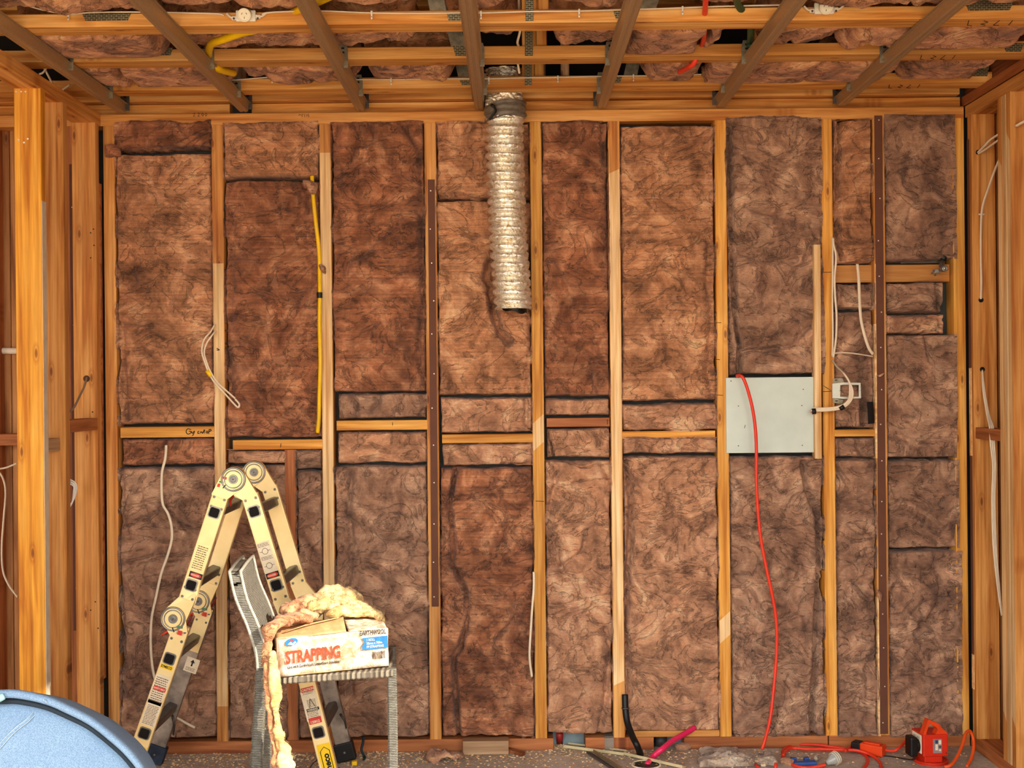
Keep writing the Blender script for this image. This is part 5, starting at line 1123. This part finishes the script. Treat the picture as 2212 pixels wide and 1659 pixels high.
for off, nm in ((.020, 'edge_piping'), (-.022, 'edge_piping')):
    pp = [CH(p.x+off*.8, -.016, p.z) for p in zs[::-1]]+[CH(zs[0].x+off*.8, v_, zs[0].z+.004*math.sin(math.pi*v_/W2)) for v_ in np.linspace(.03, W2-.03, 6)]+[CH(p.x+off*.8, W2+.016, p.z) for p in zs]
    MB().tube(pp, .005, 6).build(nm, plain('piping', (176, 168, 150), .6, var=.2, sc_=120), bo)
# seat with a ribbed rim
zs0, zs1 = cz(1478)+.000, P(830, 1460, 4.04).z
st = MB(); u0, u1 = .0, .402; nx = 54
def zr(u): return zs0+(zs1-zs0)*(u/.37)
for v_, sg in ((-.018, 1), (W2+.018, -1)):
    g = []
    for i in range(nx*2+1):
        u = u0+(u1-u0)*i/(nx*2); b = .0035*(1-abs(math.cos(math.pi*i/4)))
        for z_, o_ in ((0, .0), (.004, b+.002), (.018, b+.002), (.022, 0)): g.append(CH(u, v_-sg*o_, zr(u)+z_))
    ff = [(i*4+j, (i+1)*4+j, (i+1)*4+j+1, i*4+j+1) for i in range(nx*2) for j in range(3)]
    st.add(g, ff if sg > 0 else [q[::-1] for q in ff])
st.add([CH(u, v_, zr(u)+z_) for z_ in (.0, .022) for u, v_ in ((u0, -.018), (u1, -.018), (u1, W2+.018), (u0, W2+.018))], [(3, 2, 1, 0), (4, 5, 6, 7), (1, 2, 6, 5), (3, 0, 4, 7)])
seat = st.build('seat', RATX, chair)

# ---------------------------------------------------------------- cardboard box of strapping
BL, BR = P(600, 1463, 3.975), P(840, 1438, 4.055)
TL, TR = P(596, 1379, 3.965), P(837, 1357, 4.05)

fwd = Vector((-(BR-BL).y, (BR-BL).x, 0)).normalized(); DB = .235
box = empty('cardboard_box', (BL+BR)/2+fwd*DB/2); tag(box, 'torn cardboard box printed STRAPPING, lying on the chair seat', 'box')
bl2, br2, tl2, tr2 = BL+fwd*DB, BR+fwd*DB, TL+fwd*DB, TR+fwd*DB
ex = (BR-BL).normalized(); ez = (TL-BL).normalized(); ey = ex.cross(ez)
def wall(a, b, c_, d_, th_, mat, name, seed=1, parent=box, wav=.002):
    """thin crumpled board, quad a-b-c-d"""
    nu, nv = 16, 8; v = []; nrm = (b-a).cross(d_-a).normalized()
    for s_ in (0, 1):
        for i in range(nu+1):
            for j in range(nv+1):
                u, w_ = i/nu, j/nv; p = (a*(1-u)+b*u)*(1-w_)+(d_*(1-u)+c_*u)*w_
                nn = float(pn(np.array([p.x*14+seed*3.7, p.y*14, p.z*20])))
                p = p+nrm*(nn*wav*2-s_*th_)
                if j == nv: p = p+(d_-a).normalized()*(.003*float(pn(np.array([u*9+seed, 3.3, .5]))))
                v.append(p)
    k = nv+1; K3 = (nu+1)*k
    f = [(i*k+j, (i+1)*k+j, (i+1)*k+j+1, i*k+j+1) for i in range(nu) for j in range(nv)]; f2 = [tuple(q+K3 for q in x[::-1]) for x in f]
    per = [i*k for i in range(nu+1)]+[nu*k+j for j in range(1, nv+1)]+[i*k+nv for i in range(nu-1, -1, -1)]+[j for j in range(nv-1, 0, -1)]
    f3 = [(per[(i+1) % len(per)], per[i], per[i]+K3, per[(i+1) % len(per)]+K3) for i in range(len(per))]
    return from_arrays(name, v, f+f2+f3, mat, parent, True)
CB, BP = M['cardboard'], M['box_print']
front = wall(BL, BR, TR, TL, .003, BP, 'front_panel', 1)
wall(BR, br2, tr2, TR, .003, BP, 'side_panel', 2); wall(bl2, BL, TL, tl2, .003, CB, 'side_panel', 3); wall(br2, bl2, tl2, tr2, .003, CB, 'back_panel', 4)
wall(bl2, br2, BR, BL, .003, CB, 'bottom_panel', 5, wav=0)
up = Vector((0, 0, 1))
F1 = TL+ex*.215; flap = wall(TL, F1, F1+fwd*.085+up*.030, TL+fwd*.10+up*.012, .003, CB, 'top_flap', 6)
F2 = TL+ex*.222+up*.001; flap2 = wall(F2, TR, TR+fwd*.15+up*.006, F2+fwd*.14+up*.016, .003, BP, 'top_flap', 7)
wall(TL+fwd*.13, TL+ex*.20+fwd*.13, TL+ex*.22+fwd*DB, TL+fwd*DB, .003, CB, 'top_flap', 8)
MB().tube([TL+ex*.03+fwd*.03+up*.012, TL+ex*.10+fwd*.05+up*.024, TL+ex*.20+fwd*.075+up*.032], .004, 6, flat=.4).build('strap_loop', plain('strap_tan', (214, 170, 112), .5), flap)
def FP(u, w_, off=-.0032):    # a point of the front face: u metres right, w_ metres up from its lower left corner
    fu = u/(BR-BL).length; p = (BL*(1-fu)+BR*fu); t_ = (TL*(1-fu)+TR*fu); return p+(t_-p).normalized()*w_+ey*off*-1*-1
ey_out = Vector((fwd.x, fwd.y, 0))*-1
def FQ(u, w_, off=.0036):
    fu = u/(BR-BL).length; p = (BL*(1-fu)+BR*fu); t_ = (TL*(1-fu)+TR*fu); return p+(t_-p).normalized()*w_+ey_out*off
REDP = plain('print_red', (226, 74, 40), .7, var=.25, sc_=90); BLUP = plain('print_blue', (44, 116, 176), .6, var=.15, sc_=60)
text('print_text', 'STRAPPING', .054, FQ(.026, .040), (ex+ez*.02), ez, REDP, front, .0016, .61)
text('print_text', 'Use with EarthWool Underfloor Insulation', .0135, FQ(.030, .024), (ex+ez*.02), ez, INK, front, .0001, .70)
text('print_text', 'EARTHWOOL', .021, FQ(.256, .104), (ex+ez*.0), ez, INK, front, .0002, .62)
MB().prism([FQ(.262, .058), FQ(.342, .058), FQ(.342, .096), FQ(.262, .096), FQ(.270, .082), FQ(.262, .072)], ey_out*.0004).build('blue_label', BLUP, front)
for s_, w_ in (('1 ROLL', .085), ('30mm x 700m', .074), ('PP STRAPPING', .063)): text('print_text', s_, .0105, FQ(.275, w_, .0044), ex, ez, STK_W, front, .0002, .80)
m = MB(); r0 = random.Random(5); x = .292
while x < .334:
    w_ = r0.choice((.0006, .0009, .0014)); m.prism([FQ(x, .026), FQ(x+w_, .026), FQ(x+w_, .050), FQ(x, .050)], ey_out*.0003); x += w_+r0.choice((.0008, .0013, .0018))
m.build('barcode', INK, front)
n = 26; m = MB(); m.add([FQ(.046+.019*math.cos(a_)+.004*math.sin(a_), .106+.012*math.sin(a_)) for a_ in np.linspace(0, 2*math.pi, n, endpoint=False)], [tuple(range(n))]); lg = m.build('round_mark', BLUP, front)
m = MB(); m.prism([FQ(.034, .100, .004), FQ(.044, .107, .004), (FQ(.049, .102, .004)), FQ(.058, .108, .004), FQ(.061, .104, .004), FQ(.050, .096, .004)], ey_out*.0003).prism([FQ(.040, .112, .004), FQ(.055, .114, .004), FQ(.052, .110, .004), FQ(.041, .109, .004)], ey_out*.0003, 1); m.build('mark_detail', [STK_W, STK_R], lg)

# wool heaped on the box
def TP_(u, f_, z): return TL*(1-u/.34)+TR*(u/.34)+fwd*f_+up*z
wl = empty('insulation_roll', TP_(.2, .14, .05)); tag(wl, 'sunlit heap of yellow and pinkish loose wool on top of the cardboard box', 'insulation')
for i, (pts, r, mt) in enumerate((
    ([(.02, .19, .045), (.09, .20, .065), (.15, .20, .065), (.20, .19, .06)], [.022, .036, .034, .02], WOOL_P),
    ([(.10, .15, .050), (.17, .16, .062), (.24, .16, .056), (.31, .16, .030)], [.026, .042, .040, .024], WOOL_Y),
    ([(.12, .21, .075), (.18, .22, .088), (.24, .20, .082), (.29, .19, .060)], [.018, .030, .028, .018], WOOL_Y),
    ([(.16, .10, .040), (.22, .11, .048), (.28, .12, .040), (.33, .14, .020)], [.014, .026, .026, .014], WOOL_Y),
    ([(.04, .12, .030), (.09, .11, .042), (.14, .11, .040)], [.018, .026, .018], WOOL_P),
    ([(.30, .14, .035), (.33, .13, .015), (.345, .12, -.015)], [.018, .018, .010], WOOL_Y))):
    lump('wool_fold', [TP_(*q) for q in pts], r, mt, wl, flat=.7, amp=.55, n=28, sub=12)
hs = empty('insulation_strip', P(600, 1400, 3.93)); tag(hs, 'long torn wool strip draped over the box corner and hanging to the floor', 'insulation')
sp1 = [TP_(.11, .06, .040), TP_(.06, .05, .052), TP_(.01, .03, .040), P(583, 1362, 3.945), P(577, 1400, 3.94), P(578, 1440, 3.94)]
lump('wool_fold', sp1, [.022, .028, .028, .024, .021, .020], WOOL_P, hs, flat=.55, amp=.4, n=26, sub=12, caps=False)
lump('wool_fold', [P(579, 1425, 3.938), P(583, 1480, 3.935), P(586, 1530, 3.93), P(591, 1580, 3.93), P(603, 1640, 3.93), P(612, 1700, 3.93), P(620, 1760, 3.935)], [.022, .024, .020, .021, .030, .036, .03], WOOL_P, hs, flat=.5, amp=.4, n=26, sub=14)
lump('wool_fold', [P(590, 1405, 3.925), P(592, 1450, 3.922), P(597, 1500, 3.92), P(596, 1550, 3.92), P(606, 1600, 3.918), P(618, 1650, 3.916), P(628, 1720, 3.916)], [.010, .016, .014, .012, .020, .028, .026], WOOL_Y, hs, flat=.6, amp=.6, n=24, sub=14)
# stray fibres
m = MB(); rf = random.Random(11)
for i in range(220):
    u = rf.uniform(.0, .34); f_ = rf.uniform(.08, .24); z = .012+.075*math.exp(-((u-.19)/.10)**2)+rf.uniform(-.015, .004)
    p = TP_(u, f_, z); d_ = Vector((rf.uniform(-1, 1), rf.uniform(-1, .3), rf.uniform(0, 1.2))).normalized()*rf.uniform(.012, .030); k_ = Vector((rf.uniform(-1, 1), rf.uniform(-1, 1), rf.uniform(-1, 1)))*.006
    m.tube([p, p+d_*.5+k_, p+d_], [.0005, .0004, .0002], 3)
o = m.build('loose_fibres', WOOL_Y, wl); o['kind'] = 'stuff'
m = MB()
for i in range(200):
    py = rf.uniform(1400, 1659); px = np.interp(py, [1400, 1480, 1560, 1659], [590, 600, 606, 636])+rf.uniform(-8, 4)
    if rf.random() < .4: px -= np.interp(py, [1400, 1659], [16, 34])
    p = P(px, py, 3.925); d_ = Vector((rf.uniform(-1, 1), rf.uniform(-1, 0), rf.uniform(-1, .6))).normalized()*rf.uniform(.008, .022); m.tube([p, p+d_*.5+Vector((0, 0, -.002)), p+d_], [.0005, .0004, .0002], 3)
o = m.build('loose_fibres', WOOL_Y, hs); o['kind'] = 'stuff'

# ---------------------------------------------------------------- blue fabric cushion at the lower left
def cushion():
    d0 = 3.55; outp = [(-260, 1640), (-200, 1560), (-120, 1510), (-60, 1494), (0, 1490), (40, 1491), (100, 1504), (150, 1525), (200, 1550), (246, 1585), (282, 1618), (314, 1659), (336, 1705), (350, 1760), (354, 1810)]
    op = spline([P(a, b, d0) for a, b in outp], 8); op = [Vector((q.x, d0, max(q.z, .0))) for q in op]
    cx = P(40, 1659, d0).x; cz_ = .10; n = len(op)
    # radial profile: (fraction of the outline, depth towards camera)
    pr = [(.80, -.30), (.88, -.20), (.965, -.06), (.99, -.02), (1.0, .0), (.992, .012), (.972, .016), (.955, .008), (.950, -.010), (.946, -.030), (.930, -.036), (.915, -.030), (.905, -.008), (.89, .0), (.80, .030), (.65, .055), (.45, .075), (.2, .085), (.0, .09)]
    v = []; f = []
    for a, dy in pr:
        for i, q in enumerate(op):
            x = cx+(q.x-cx)*a; z = max(.0, cz_+(q.z-cz_)*a)
            ww = .004*float(pn(np.array([x*6, z*6, 1.7])))
            fy = d0-dy; v.append((x*fy/d0 if dy > 0 else x, fy+ww*(1 if dy > -.1 else 0), z))
    for r in range(len(pr)-1):
        for i in range(n-1): f.append((r*n+i, (r+1)*n+i, (r+1)*n+i+1, r*n+i+1))
    t = empty('floor_cushion', (cx, d0+.1, 0)); tag(t, 'big rounded light blue fabric cushion with stitched seams, bottom left corner', 'cushion')
    from_arrays('cushion_cover', v, f, M['blue_fabric'], t, True)
    bd = [Vector((cx+(q.x-cx)*.927, d0+.020, max(.0, cz_+(q.z-cz_)*.927))) for q in op]  # dark band laid in the groove in place of its fold shadow
    plab(MB().tube(bd, .0135, 8, flat=.6).build('groove_shade', plain('slate_shade', (44, 54, 62), .8), t), 'dark band painting shade into the rim groove')
    def surf(px, py):     # depth of the inner dome near a pixel
        q = P(px, py, d0); dirv = Vector((q.x-cx, 0, q.z-cz_)); best = min(op, key=lambda o_: abs(math.atan2(o_.z-cz_, o_.x-cx)-math.atan2(dirv.z, dirv.x)))
        a = dirv.length/max(1e-6, Vector((best.x-cx, 0, best.z-cz_)).length); pa = [p_[0] for p_ in pr[3:]][::-1]; pd = [p_[1] for p_ in pr[3:]][::-1]
        return d0-float(np.interp(a, pa, pd))-.002
    seam = [(104, 1508), (100, 1516), (96, 1524), (85, 1535), (72, 1548), (60, 1560), (40, 1575), (20, 1594), (0, 1617), (-20, 1640)]
    for dx, r in ((0, .0012), (-6, .0012)):
        MB().tube(spline([P(a+dx, b+(.6*dx if dx else 0), surf(a, b)) for a, b in seam], 5), r, 5).build('seam', SEAM, t)
    MB().tube(spline([P(a-3, b-1.5, surf(a, b)+.001) for a, b in seam], 5), .0042, 8, flat=.4).build('seam_welt', M['blue_fabric'], t)
    MB().tube(spline([P(-14, 1516, d0-.02), P(0, 1508, d0-.024), P(9, 1503, d0-.02)], 4), [.010]*8+[.008], 10).build('pull_tab', plain('mint', (176, 220, 214), .6), t)
cushion()

# ---------------------------------------------------------------- floor things
def oriented(c_, ang):
    r_ = Vector((math.cos(ang), math.sin(ang), 0)); return r_, Vector((-math.sin(ang), math.cos(ang), 0)), Vector((0, 0, 1))
# orange power box
c_ = PF(2014, 1649); c_.z = 0; ax = oriented(c_, math.radians(7)); a1, a2, a3 = ax
pb = empty('power_box', c_); tag(pb, 'orange-red portable power outlet box standing on the floor at the right', 'power box')
bc = c_+Vector((0, .03, 0)); hw_, hd_ = .048, .052; z0_, z1_ = .030, .112
def PBp(a, b, z): return bc+a1*a+a2*b+Vector((0, 0, z))
m = MB().box(PBp(0, 0, (z0_+z1_)/2), (2*hw_, 2*hd_, z1_-z0_), ax, 0, .004); body = m.build('housing', ORR, pb)
m = MB().box(PBp(-.005, -.01, .014), (.07, .07, .034), ax, 0, .004); m.build('pedestal', ORR, pb)
m = MB().cyl(PBp(0, -.01, .000), (0, 0, 1), .062, .008, 36); m.torus(PBp(0, -.01, .008), (0, 0, 1), .060, .004, 36, 8); m.build('base_ring', ORR, pb)
hb = []
for a, z in ((-.047, z1_-.002), (-.026, .168), (.014, .150), (.026, z1_+.022), (.048, z1_+.002), (.048, z1_-.004), (.0, z1_-.004), (.010, z1_+.016), (.004, .138), (-.022, .152), (-.034, z1_+.006), (-.034, z1_-.004)): hb.append(PBp(a, -hd_+.004, z))
m = MB()
for off in (.0,):
    k = len(hb); e_ = a2*.030
    v = hb+[q+e_ for q in hb]; quads = [(0, 1, 9, 10), (10, 11, 0), (1, 2, 8, 9), (2, 3, 7, 8), (3, 4, 5, 6), (3, 6, 7)]
    m.add(v, [q for q in quads]+[tuple(i+k for i in q[::-1]) for q in quads]+[(i, i+k, (i+1) % k+k, (i+1) % k) for i in range(k)])
m.build('handle', ORG, pb)
fp = MB().box(PBp(-hw_-.0015, 0, .073), (.003, .076, .068), ax, 0, .002).build('outlet_plate', CREAM, pb)
for b, z in ((-.018, .092), (.018, .092), (-.018, .056), (.018, .056)):
    for db, dz, an in ((-.005, .003, .5), (.005, .003, -.5), (0, -.006, 0)):
        MB().box(PBp(-hw_-.0032, b+db, z+dz), (.0006, .0016, .005), ax).build('pin_slot', INK, fp)
wn = MB().box(PBp(.006, -hd_-.001, .070), (.034, .002, .052), ax, 0, .0008).build('breaker_window', plain('window_grey', (150, 130, 130), .3), pb)
for a, z, w__, h__, mt in ((-.001, .086, .010, .012, plain('breaker_blue', (60, 60, 96), .4)), (-.001, .066, .010, .022, STK_W), (.012, .084, .010, .016, STK_W), (.012, .067, .009, .008, STEEL_D), (.012, .055, .009, .006, STK_W)):
    MB().box(PBp(a+.003, -hd_-.0028, z), (w__, .0015, h__), ax, 0, .0005).build('breaker', mt, wn)
MB().cyl(PBp(.040, -hd_, .042), (-a2), .003, .001, 10).build('screw', STEEL_D, pb)
# black plug-in adaptor
pc = PBp(-hw_-.024, -.012, .064); ad = empty('power_adaptor', pc); tag(ad, 'chunky black adaptor plugged into the orange power box', 'power adaptor')
MB().box(pc+a1*-.004, (.030, .052, .072), ax, 0, .007).cyl(pc+a1*.010, a1, .024, .014, 28).build('adaptor_body', BLK, ad)
MB().tube(spline([pc+a1*-.002+Vector((0, 0, -.034)), pc+a1*.0+Vector((0, -.002, -.052)), PF(1925, 1634, .004)+Vector((0, -.0, 0)), PF(1900, 1632, .004)], 6), .0022, 6).build('adaptor_lead', BLK, ad)
# orange in-line connector
q0, q1 = PF(1850, 1611, .026), PF(1911, 1622, .024); dd = (q1-q0).normalized(); sd = dd.cross(Vector((0, 0, 1))).normalized(); uu = sd.cross(dd)
cn = empty('cord_connector', (q0+q1)/2); tag(cn, 'orange in-line connector with a black end lying by the bottom plate', 'connector')
MB().box((q0+q1)/2+dd*.010, ((q1-q0).length*.80, .050, .040), (dd, sd, uu), 0, .005).build('connector_body', ORG, cn)
MB().box(q0+dd*.004, (.036, .046, .036), (dd, sd, uu), 0, .004).build('connector_end', BLK, cn)
MB().box((q0+q1)/2+uu*.022+dd*.01, (.06, .030, .006), (dd, sd, uu), 0, .002).build('grip_rib', ORG, cn)
# clear round plug
q = PF(1800, 1640, .026); dd = Vector((.82, .42, .30)).normalized()
pg = empty('clear_plug', q); tag(pg, 'clear plastic round plug on the orange extension cord', 'plug')
m = MB()
for s_, r in ((-.030, .008), (-.020, .014), (-.008, .020), (.006, .024), (.014, .022), (.020, .024), (.024, .018)): pass
m.tube([q+dd*s_ for s_, r in ((-.032, 0), (-.020, 0), (-.006, 0), (.008, 0), (.020, 0), (.026, 0))], [.008, .012, .019, .024, .022, .016], 20); m.build('plug_body', M['clear_plastic'], pg)
for k in range(3): MB().torus(q+dd*(.002+.008*k), dd, .0235, .0016, 24, 6).build('grip_ring', STK_W, pg)
MB().tube([q+dd*-.02, q+dd*.015], .008, 8).build('plug_core', plain('plug_core', (200, 170, 120), .4), pg)
# extension cord coil
ext = tag(MB().tube(spline([PF(*p) if len(p) == 3 else PF(p[0], p[1], .006) for p in [(1826, 1622, .03), (1840, 1613, .020), (1865, 1610, .035), (1895, 1616, .03), (1925, 1622, .02), (1940, 1617, .03), (1965, 1592, .05)]], 8), .0055, 10).build('orange_cord', RED), 'short orange cord running from the clear plug past the connector to the power box', 'cord')
o = tag(MB().tube(spline([PF(p[0], p[1], p[2] if len(p) > 2 else .007) for p in [(1783, 1652, .014), (1760, 1657), (1735, 1658), (1712, 1652), (1696, 1640), (1690, 1628), (1694, 1618), (1710, 1611, .008), (1735, 1608, .014), (1765, 1609, .018), (1795, 1613, .016), (1830, 1618, .012), (1858, 1625), (1873, 1637), (1873, 1650), (1862, 1662)]], 8), .0058, 10).build('orange_cord', RED), 'coiled orange extension cord lying in the right half of the floor', 'cord')
o = tag(MB().tube(spline([PF(p[0], p[1], p[2] if len(p) > 2 else .022) for p in [(1692, 1632, .020), (1698, 1622), (1712, 1616), (1740, 1618), (1770, 1618), (1800, 1619), (1825, 1620), (1850, 1621), (1875, 1628, .014), (1895, 1640, .008), (1903, 1652, .007), (1903, 1668, .007)]], 8), .0058, 10).build('orange_cord', RED), 'second loop of the orange extension cord lying over the first', 'cord')
o = tag(MB().tube(spline([PF(2040, 1657, .012), PF(2055, 1652, .02), P(2070, 1630, 4.74), P(2080, 1605, 4.78), P(2084, 1590, 4.80), P(2089, 1581, 4.82), P(2096, 1580, 4.83), P(2102, 1595, 4.83), P(2103, 1615, 4.81), P(2098, 1638, 4.78), P(2088, 1656, 4.74)], 8), .0062, 10).build('orange_cord', plain('cord_orange', (226, 84, 30), .4)), 'upright loop of thick orange cord in the corner right of the power box', 'cord')
for lb, pts in (('short red cord end at the bottom edge below the wool offcut', [(1632, 1650, .01), (1640, 1662, .007)]), ('red cord stub left of the coil', [(1676, 1648, .03), (1675, 1664, .007)])):
    tag(MB().tube([PF(*p) for p in pts], .006, 8).build('cord_end', RED), lb, 'cord')
t = PF(1740, 1645, 0)
tag(MB().box(PF(1738, 1649, .008), (.085, .03, .014), oriented(t, .1), 0, .003).box(PF(1714, 1641, .010), (.022, .016, .016), oriented(t, .1), 0, .003).box(PF(1742, 1640, .010), (.02, .016, .016), oriented(t, .1), 0, .003).build('plastic_tray', BLUE), 'blue plastic packer inside the cord coil', 'plastic packer')
# timber offcut, floor timber bits
q = PF(1049, 1630, 0)
tag(MB().box(PF(1049, 1632, .0)+Vector((0, .03, .028)), (.175, .055, .052), oriented(q, .02), 0, .002).build('timber_offcut', RAW), 'short grey timber offcut lying against the bottom plate', 'timber offcut')
tag(MB().prism([PF(1098, 1620, .002), PF(1135, 1630, .002), PF(1128, 1634, .002), PF(1098, 1626, .002)], (0, 0, .012)).build('bark_chip', RIM), 'dark wood splinter right of the grey timber offcut', 'splinter')
# steel strips
def strip(name, p, q, w_, h_, mat, lb, zz=.0):
    a, b = PF(*p, zz+.004), PF(*q, zz+.004); d_ = (b-a).normalized(); s_ = d_.cross(Vector((0, 0, 1))).normalized(); m = MB(); L = (b-a).length
    m.box((a+b)/2, (L, w_, .0022), (d_, s_, Vector((0, 0, 1)))); m.box((a+b)/2+s_*w_/2+Vector((0, 0, h_/2)), (L, .002, h_), (d_, s_, Vector((0, 0, 1)))); m.box((a+b)/2-s_*w_/2*.2+Vector((0, 0, .002)), (L, .003, .004), (d_, s_, Vector((0, 0, 1))))
    return tag(m.build(name, mat), lb, 'metal strip')
CRM = plain('cream_strip', (226, 208, 160), .4, .3, var=.1)
strip('metal_strip', (1220, 1613), (1350, 1630), .022, .010, CRM, 'cream metal strip on the floor, left of the black pipe')
strip('metal_strip', (1352, 1629), (1478, 1658), .022, .010, CRM, 'cream metal strip running from the black pipe to the bottom edge', .002)
strip('metal_strip', (1228, 1606), (1354, 1622), .010, .003, CRM, 'thin cream metal strip behind the wider strips')
strip('metal_strip', (1272, 1626), (1330, 1664), .018, .008, STEEL_D, 'dark steel angle crossing towards the bottom edge')
strip('metal_strip', (1286, 1625), (1350, 1664), .016, .012, BATM, 'brown steel angle beside the dark one at the bottom edge', .004)
# pipes through the floor and under the bottom plate
o = tag(MB().tube(spline([P(1350, 1500, 4.985), P(1351, 1530, 4.97), P(1355, 1560, 4.95), P(1366, 1590, 4.91), P(1376, 1610, 4.87), PF(1384, 1631, .0)], 6), .0125, 14).build('black_pipe', BLK), 'black pipe coming out of the floor and up into the wall', 'pipe')
MB().torus(P(1351, 1530, 4.968), (0, .1, 1), .0135, .003, 20, 6).build('clamp', STEEL_D, o)
tag(MB().tube(spline([P(1500, 1572, 5.01), P(1488, 1580, 4.99), P(1470, 1590, 4.96), P(1450, 1602, 4.92), P(1430, 1618, 4.87), PF(1410, 1635, .01), PF(1398, 1652, -.0)], 6), .0105, 14).build('pink_pipe', PINK), 'bright pink pipe rising from the floor opening into the wall', 'pipe')
tag(MB().cyl(PF(1396, 1652, .0005), (0, 0, 1), .050, .0015, 32, 0).torus(PF(1396, 1652, .001), (0, 0, 1), .052, .004, 32, 6, 1).build('floor_hole', [BLK, STK_W]), 'round hole in the slab where the black and pink pipes go down', 'floor hole')
tag(MB().tube([P(1209, 1584, 5.05), PF(1209, 1606, 0)], .0135, 14).build('red_pipe', plain('red_dark', (150, 40, 34), .4)), 'dull red pipe in the gap of the bottom plate', 'pipe')
tag(MB().tube([P(1428, 1589, 5.05), PF(1427, 1612, 0)], .024, 14).build('waste_pipe', plain('dark_grey_pipe', (58, 54, 52), .5)), 'dark grey pipe stub in the second gap of the bottom plate', 'pipe')
tag(MB().bx(wx(1196, 1600), wx(1264, 1600), 5.088, 5.0915, 0, .07).bx(wx(1196, 1600), wx(1264, 1600), 5.0875, 5.0915, .0701, .075).build('flashing', plain('blue_grey', (120, 136, 140), .5)), 'blue-grey sheet showing behind the gap in the bottom plate', 'sheet')
tag(MB().bx(wx(1440, 1600), wx(1478, 1600), 5.087, 5.0915, 0, .06).build('flashing', plain('blue_grey2', (128, 140, 144), .5)), 'blue-grey sheet behind the gap where the pink pipe rises', 'sheet')
tag(MB().bx(wx(1306, 1600), wx(1326, 1600), 4.996, 4.999, .0, .052).bx(wx(1306, 1600), wx(1326, 1600), 4.996, 5.09, .0475, .0495).build('fixing_strap', plain('strap_grey', (140, 124, 108), .5)), 'grey strap folded over the short piece of bottom plate', 'strap')
ttag(timber('packing_timber', (wx(1355), 5.04, ZB+.0125), (wx(1547), 5.04, ZB+.0125), Y_, .08, Z_, .024, PINE), 'flat timber packer lying on the bottom plate above the pink pipe', 'packing timber')
# wool scraps on the floor
def scrap(px, py, L, Wd, Hh, ang, mat, lb, name='insulation_offcut', amp=.5):
    c_ = PF(px, py, 0); d_ = Vector((math.cos(ang), math.sin(ang), 0)); return tag(lump(name, [c_-d_*L/2+up*Hh*.6, c_+up*Hh*.75, c_+d_*L/2+up*Hh*.6], [Wd*.8, Wd, Wd*.8], mat, None, flat=Hh/Wd*.9, amp=amp, n=22, sub=14), lb, 'insulation')
sc1 = pillow('insulation_offcut', PF(1510, 1658, .004), (1, .06, 0), (0, 1, .0), (0, 0, 1), .295, .085, .026, WOOL_G, None, r=.015, amp=1.1, ragged=.008, crs=False, bulge=.004); tag(sc1, 'flat pale wool offcut with shavings on it, bottom of the photo', 'insulation')
sc2 = pillow('insulation_offcut', PF(1516, 1638, .004), (1, .10, 0), (0, 1, .0), (0, 0, 1), .15, .085, .022, WOOL_G, None, r=.015, amp=1.1, ragged=.01, crs=False, bulge=.002); tag(sc2, 'darker wool offcut lying behind the flat pale one', 'insulation')
scrap(962, 1642, .15, .035, .022, .12, WOOL_D, 'fluffy wool scrap on the floor left of the grey timber offcut', amp=.9)
scrap(1700, 1652, .05, .018, .014, -.6, WOOL_D, 'small wool scrap left of the cord coil')
scrap(1765, 1643, .04, .014, .014, 1.2, WOOL_G, 'tiny wool scrap beside the blue plastic packer')
scrap(1475, 1618, .06, .02, .016, .3, WOOL_D, 'wisp of wool beside the pink pipe')
tag(MB().box(PF(766, 1648, .010), (.02, .02, .016), None, 0, .003).build('foam_bit', STK_Y), 'small yellow bit on the floor by the black ladder foot', 'debris')
tag(MB().box(PF(1648, 1652, .006), (.018, .014, .010), None, 0, .002).build('plastic_bit', STK_W), 'small white bit under the wool offcut', 'debris')
tag(MB().tube(spline([P(785, 1592, 4.96), P(784, 1605, 4.94), P(781, 1620, 4.93), P(788, 1636, 4.92), PF(786, 1640, .006)], 5), [.006]*3+[.005]*18, 7).build('teal_strap', plain('teal', (24, 48, 52), .6)), 'dark teal strap hanging behind the black ladder foot', 'strap')
tag(MB().tube(spline([PF(690, 1638, .003), PF(675, 1650, .003), PF(668, 1662, .003)], 5), .0015, 5).build('thin_wire', BLK), 'thin black wire on the floor behind the right ladder leg', 'wire')
# shavings
m = MB(); rs = random.Random(21)
def shav(x, y, z, s_):
    a = rs.uniform(0, 6.28); r_, f_, _ = oriented(None, a); n = 4; R = s_*rs.uniform(.35, .8); pv = []
    for i in range(n+1):
        q = -.9+1.8*i/n; pv += [Vector((x, y, z))+r_*(R*math.sin(q))+up*(R*(1-math.cos(q))+.0006)+f_*(-s_*.4), Vector((x, y, z))+r_*(R*math.sin(q))+up*(R*(1-math.cos(q))+.0006)+f_*(s_*.4)]
    m.add(pv, [(2*i, 2*i+1, 2*i+3, 2*i+2) for i in range(n)], rs.choice((0, 0, 1)))
for i in range(2600):
    x = rs.triangular(-1.56, 1.2, -.95) if rs.random() < .75 else rs.uniform(-1.5, 1.7); y = 4.995-abs(rs.gauss(0, .13))
    if y < 4.70: continue
    shav(x, y, .0005, rs.uniform(.005, .011))
for i in range(160):
    shav(rs.uniform(.14, .20)+0, rs.uniform(5.0, 5.08), .0005, rs.uniform(.004, .008)); 
for i in range(60): p = PF(rs.uniform(1540, 1660), rs.uniform(1630, 1650), .055); shav(p.x, p.y, .05, rs.uniform(.005, .010))
sh = m.build('wood_shavings', [plain('shaving', (248, 216, 168), .7), plain('shaving_dark', (214, 158, 104), .7)]); tag(sh, 'pale curled wood shavings scattered along the foot of the wall', 'wood shavings', None, 'stuff')
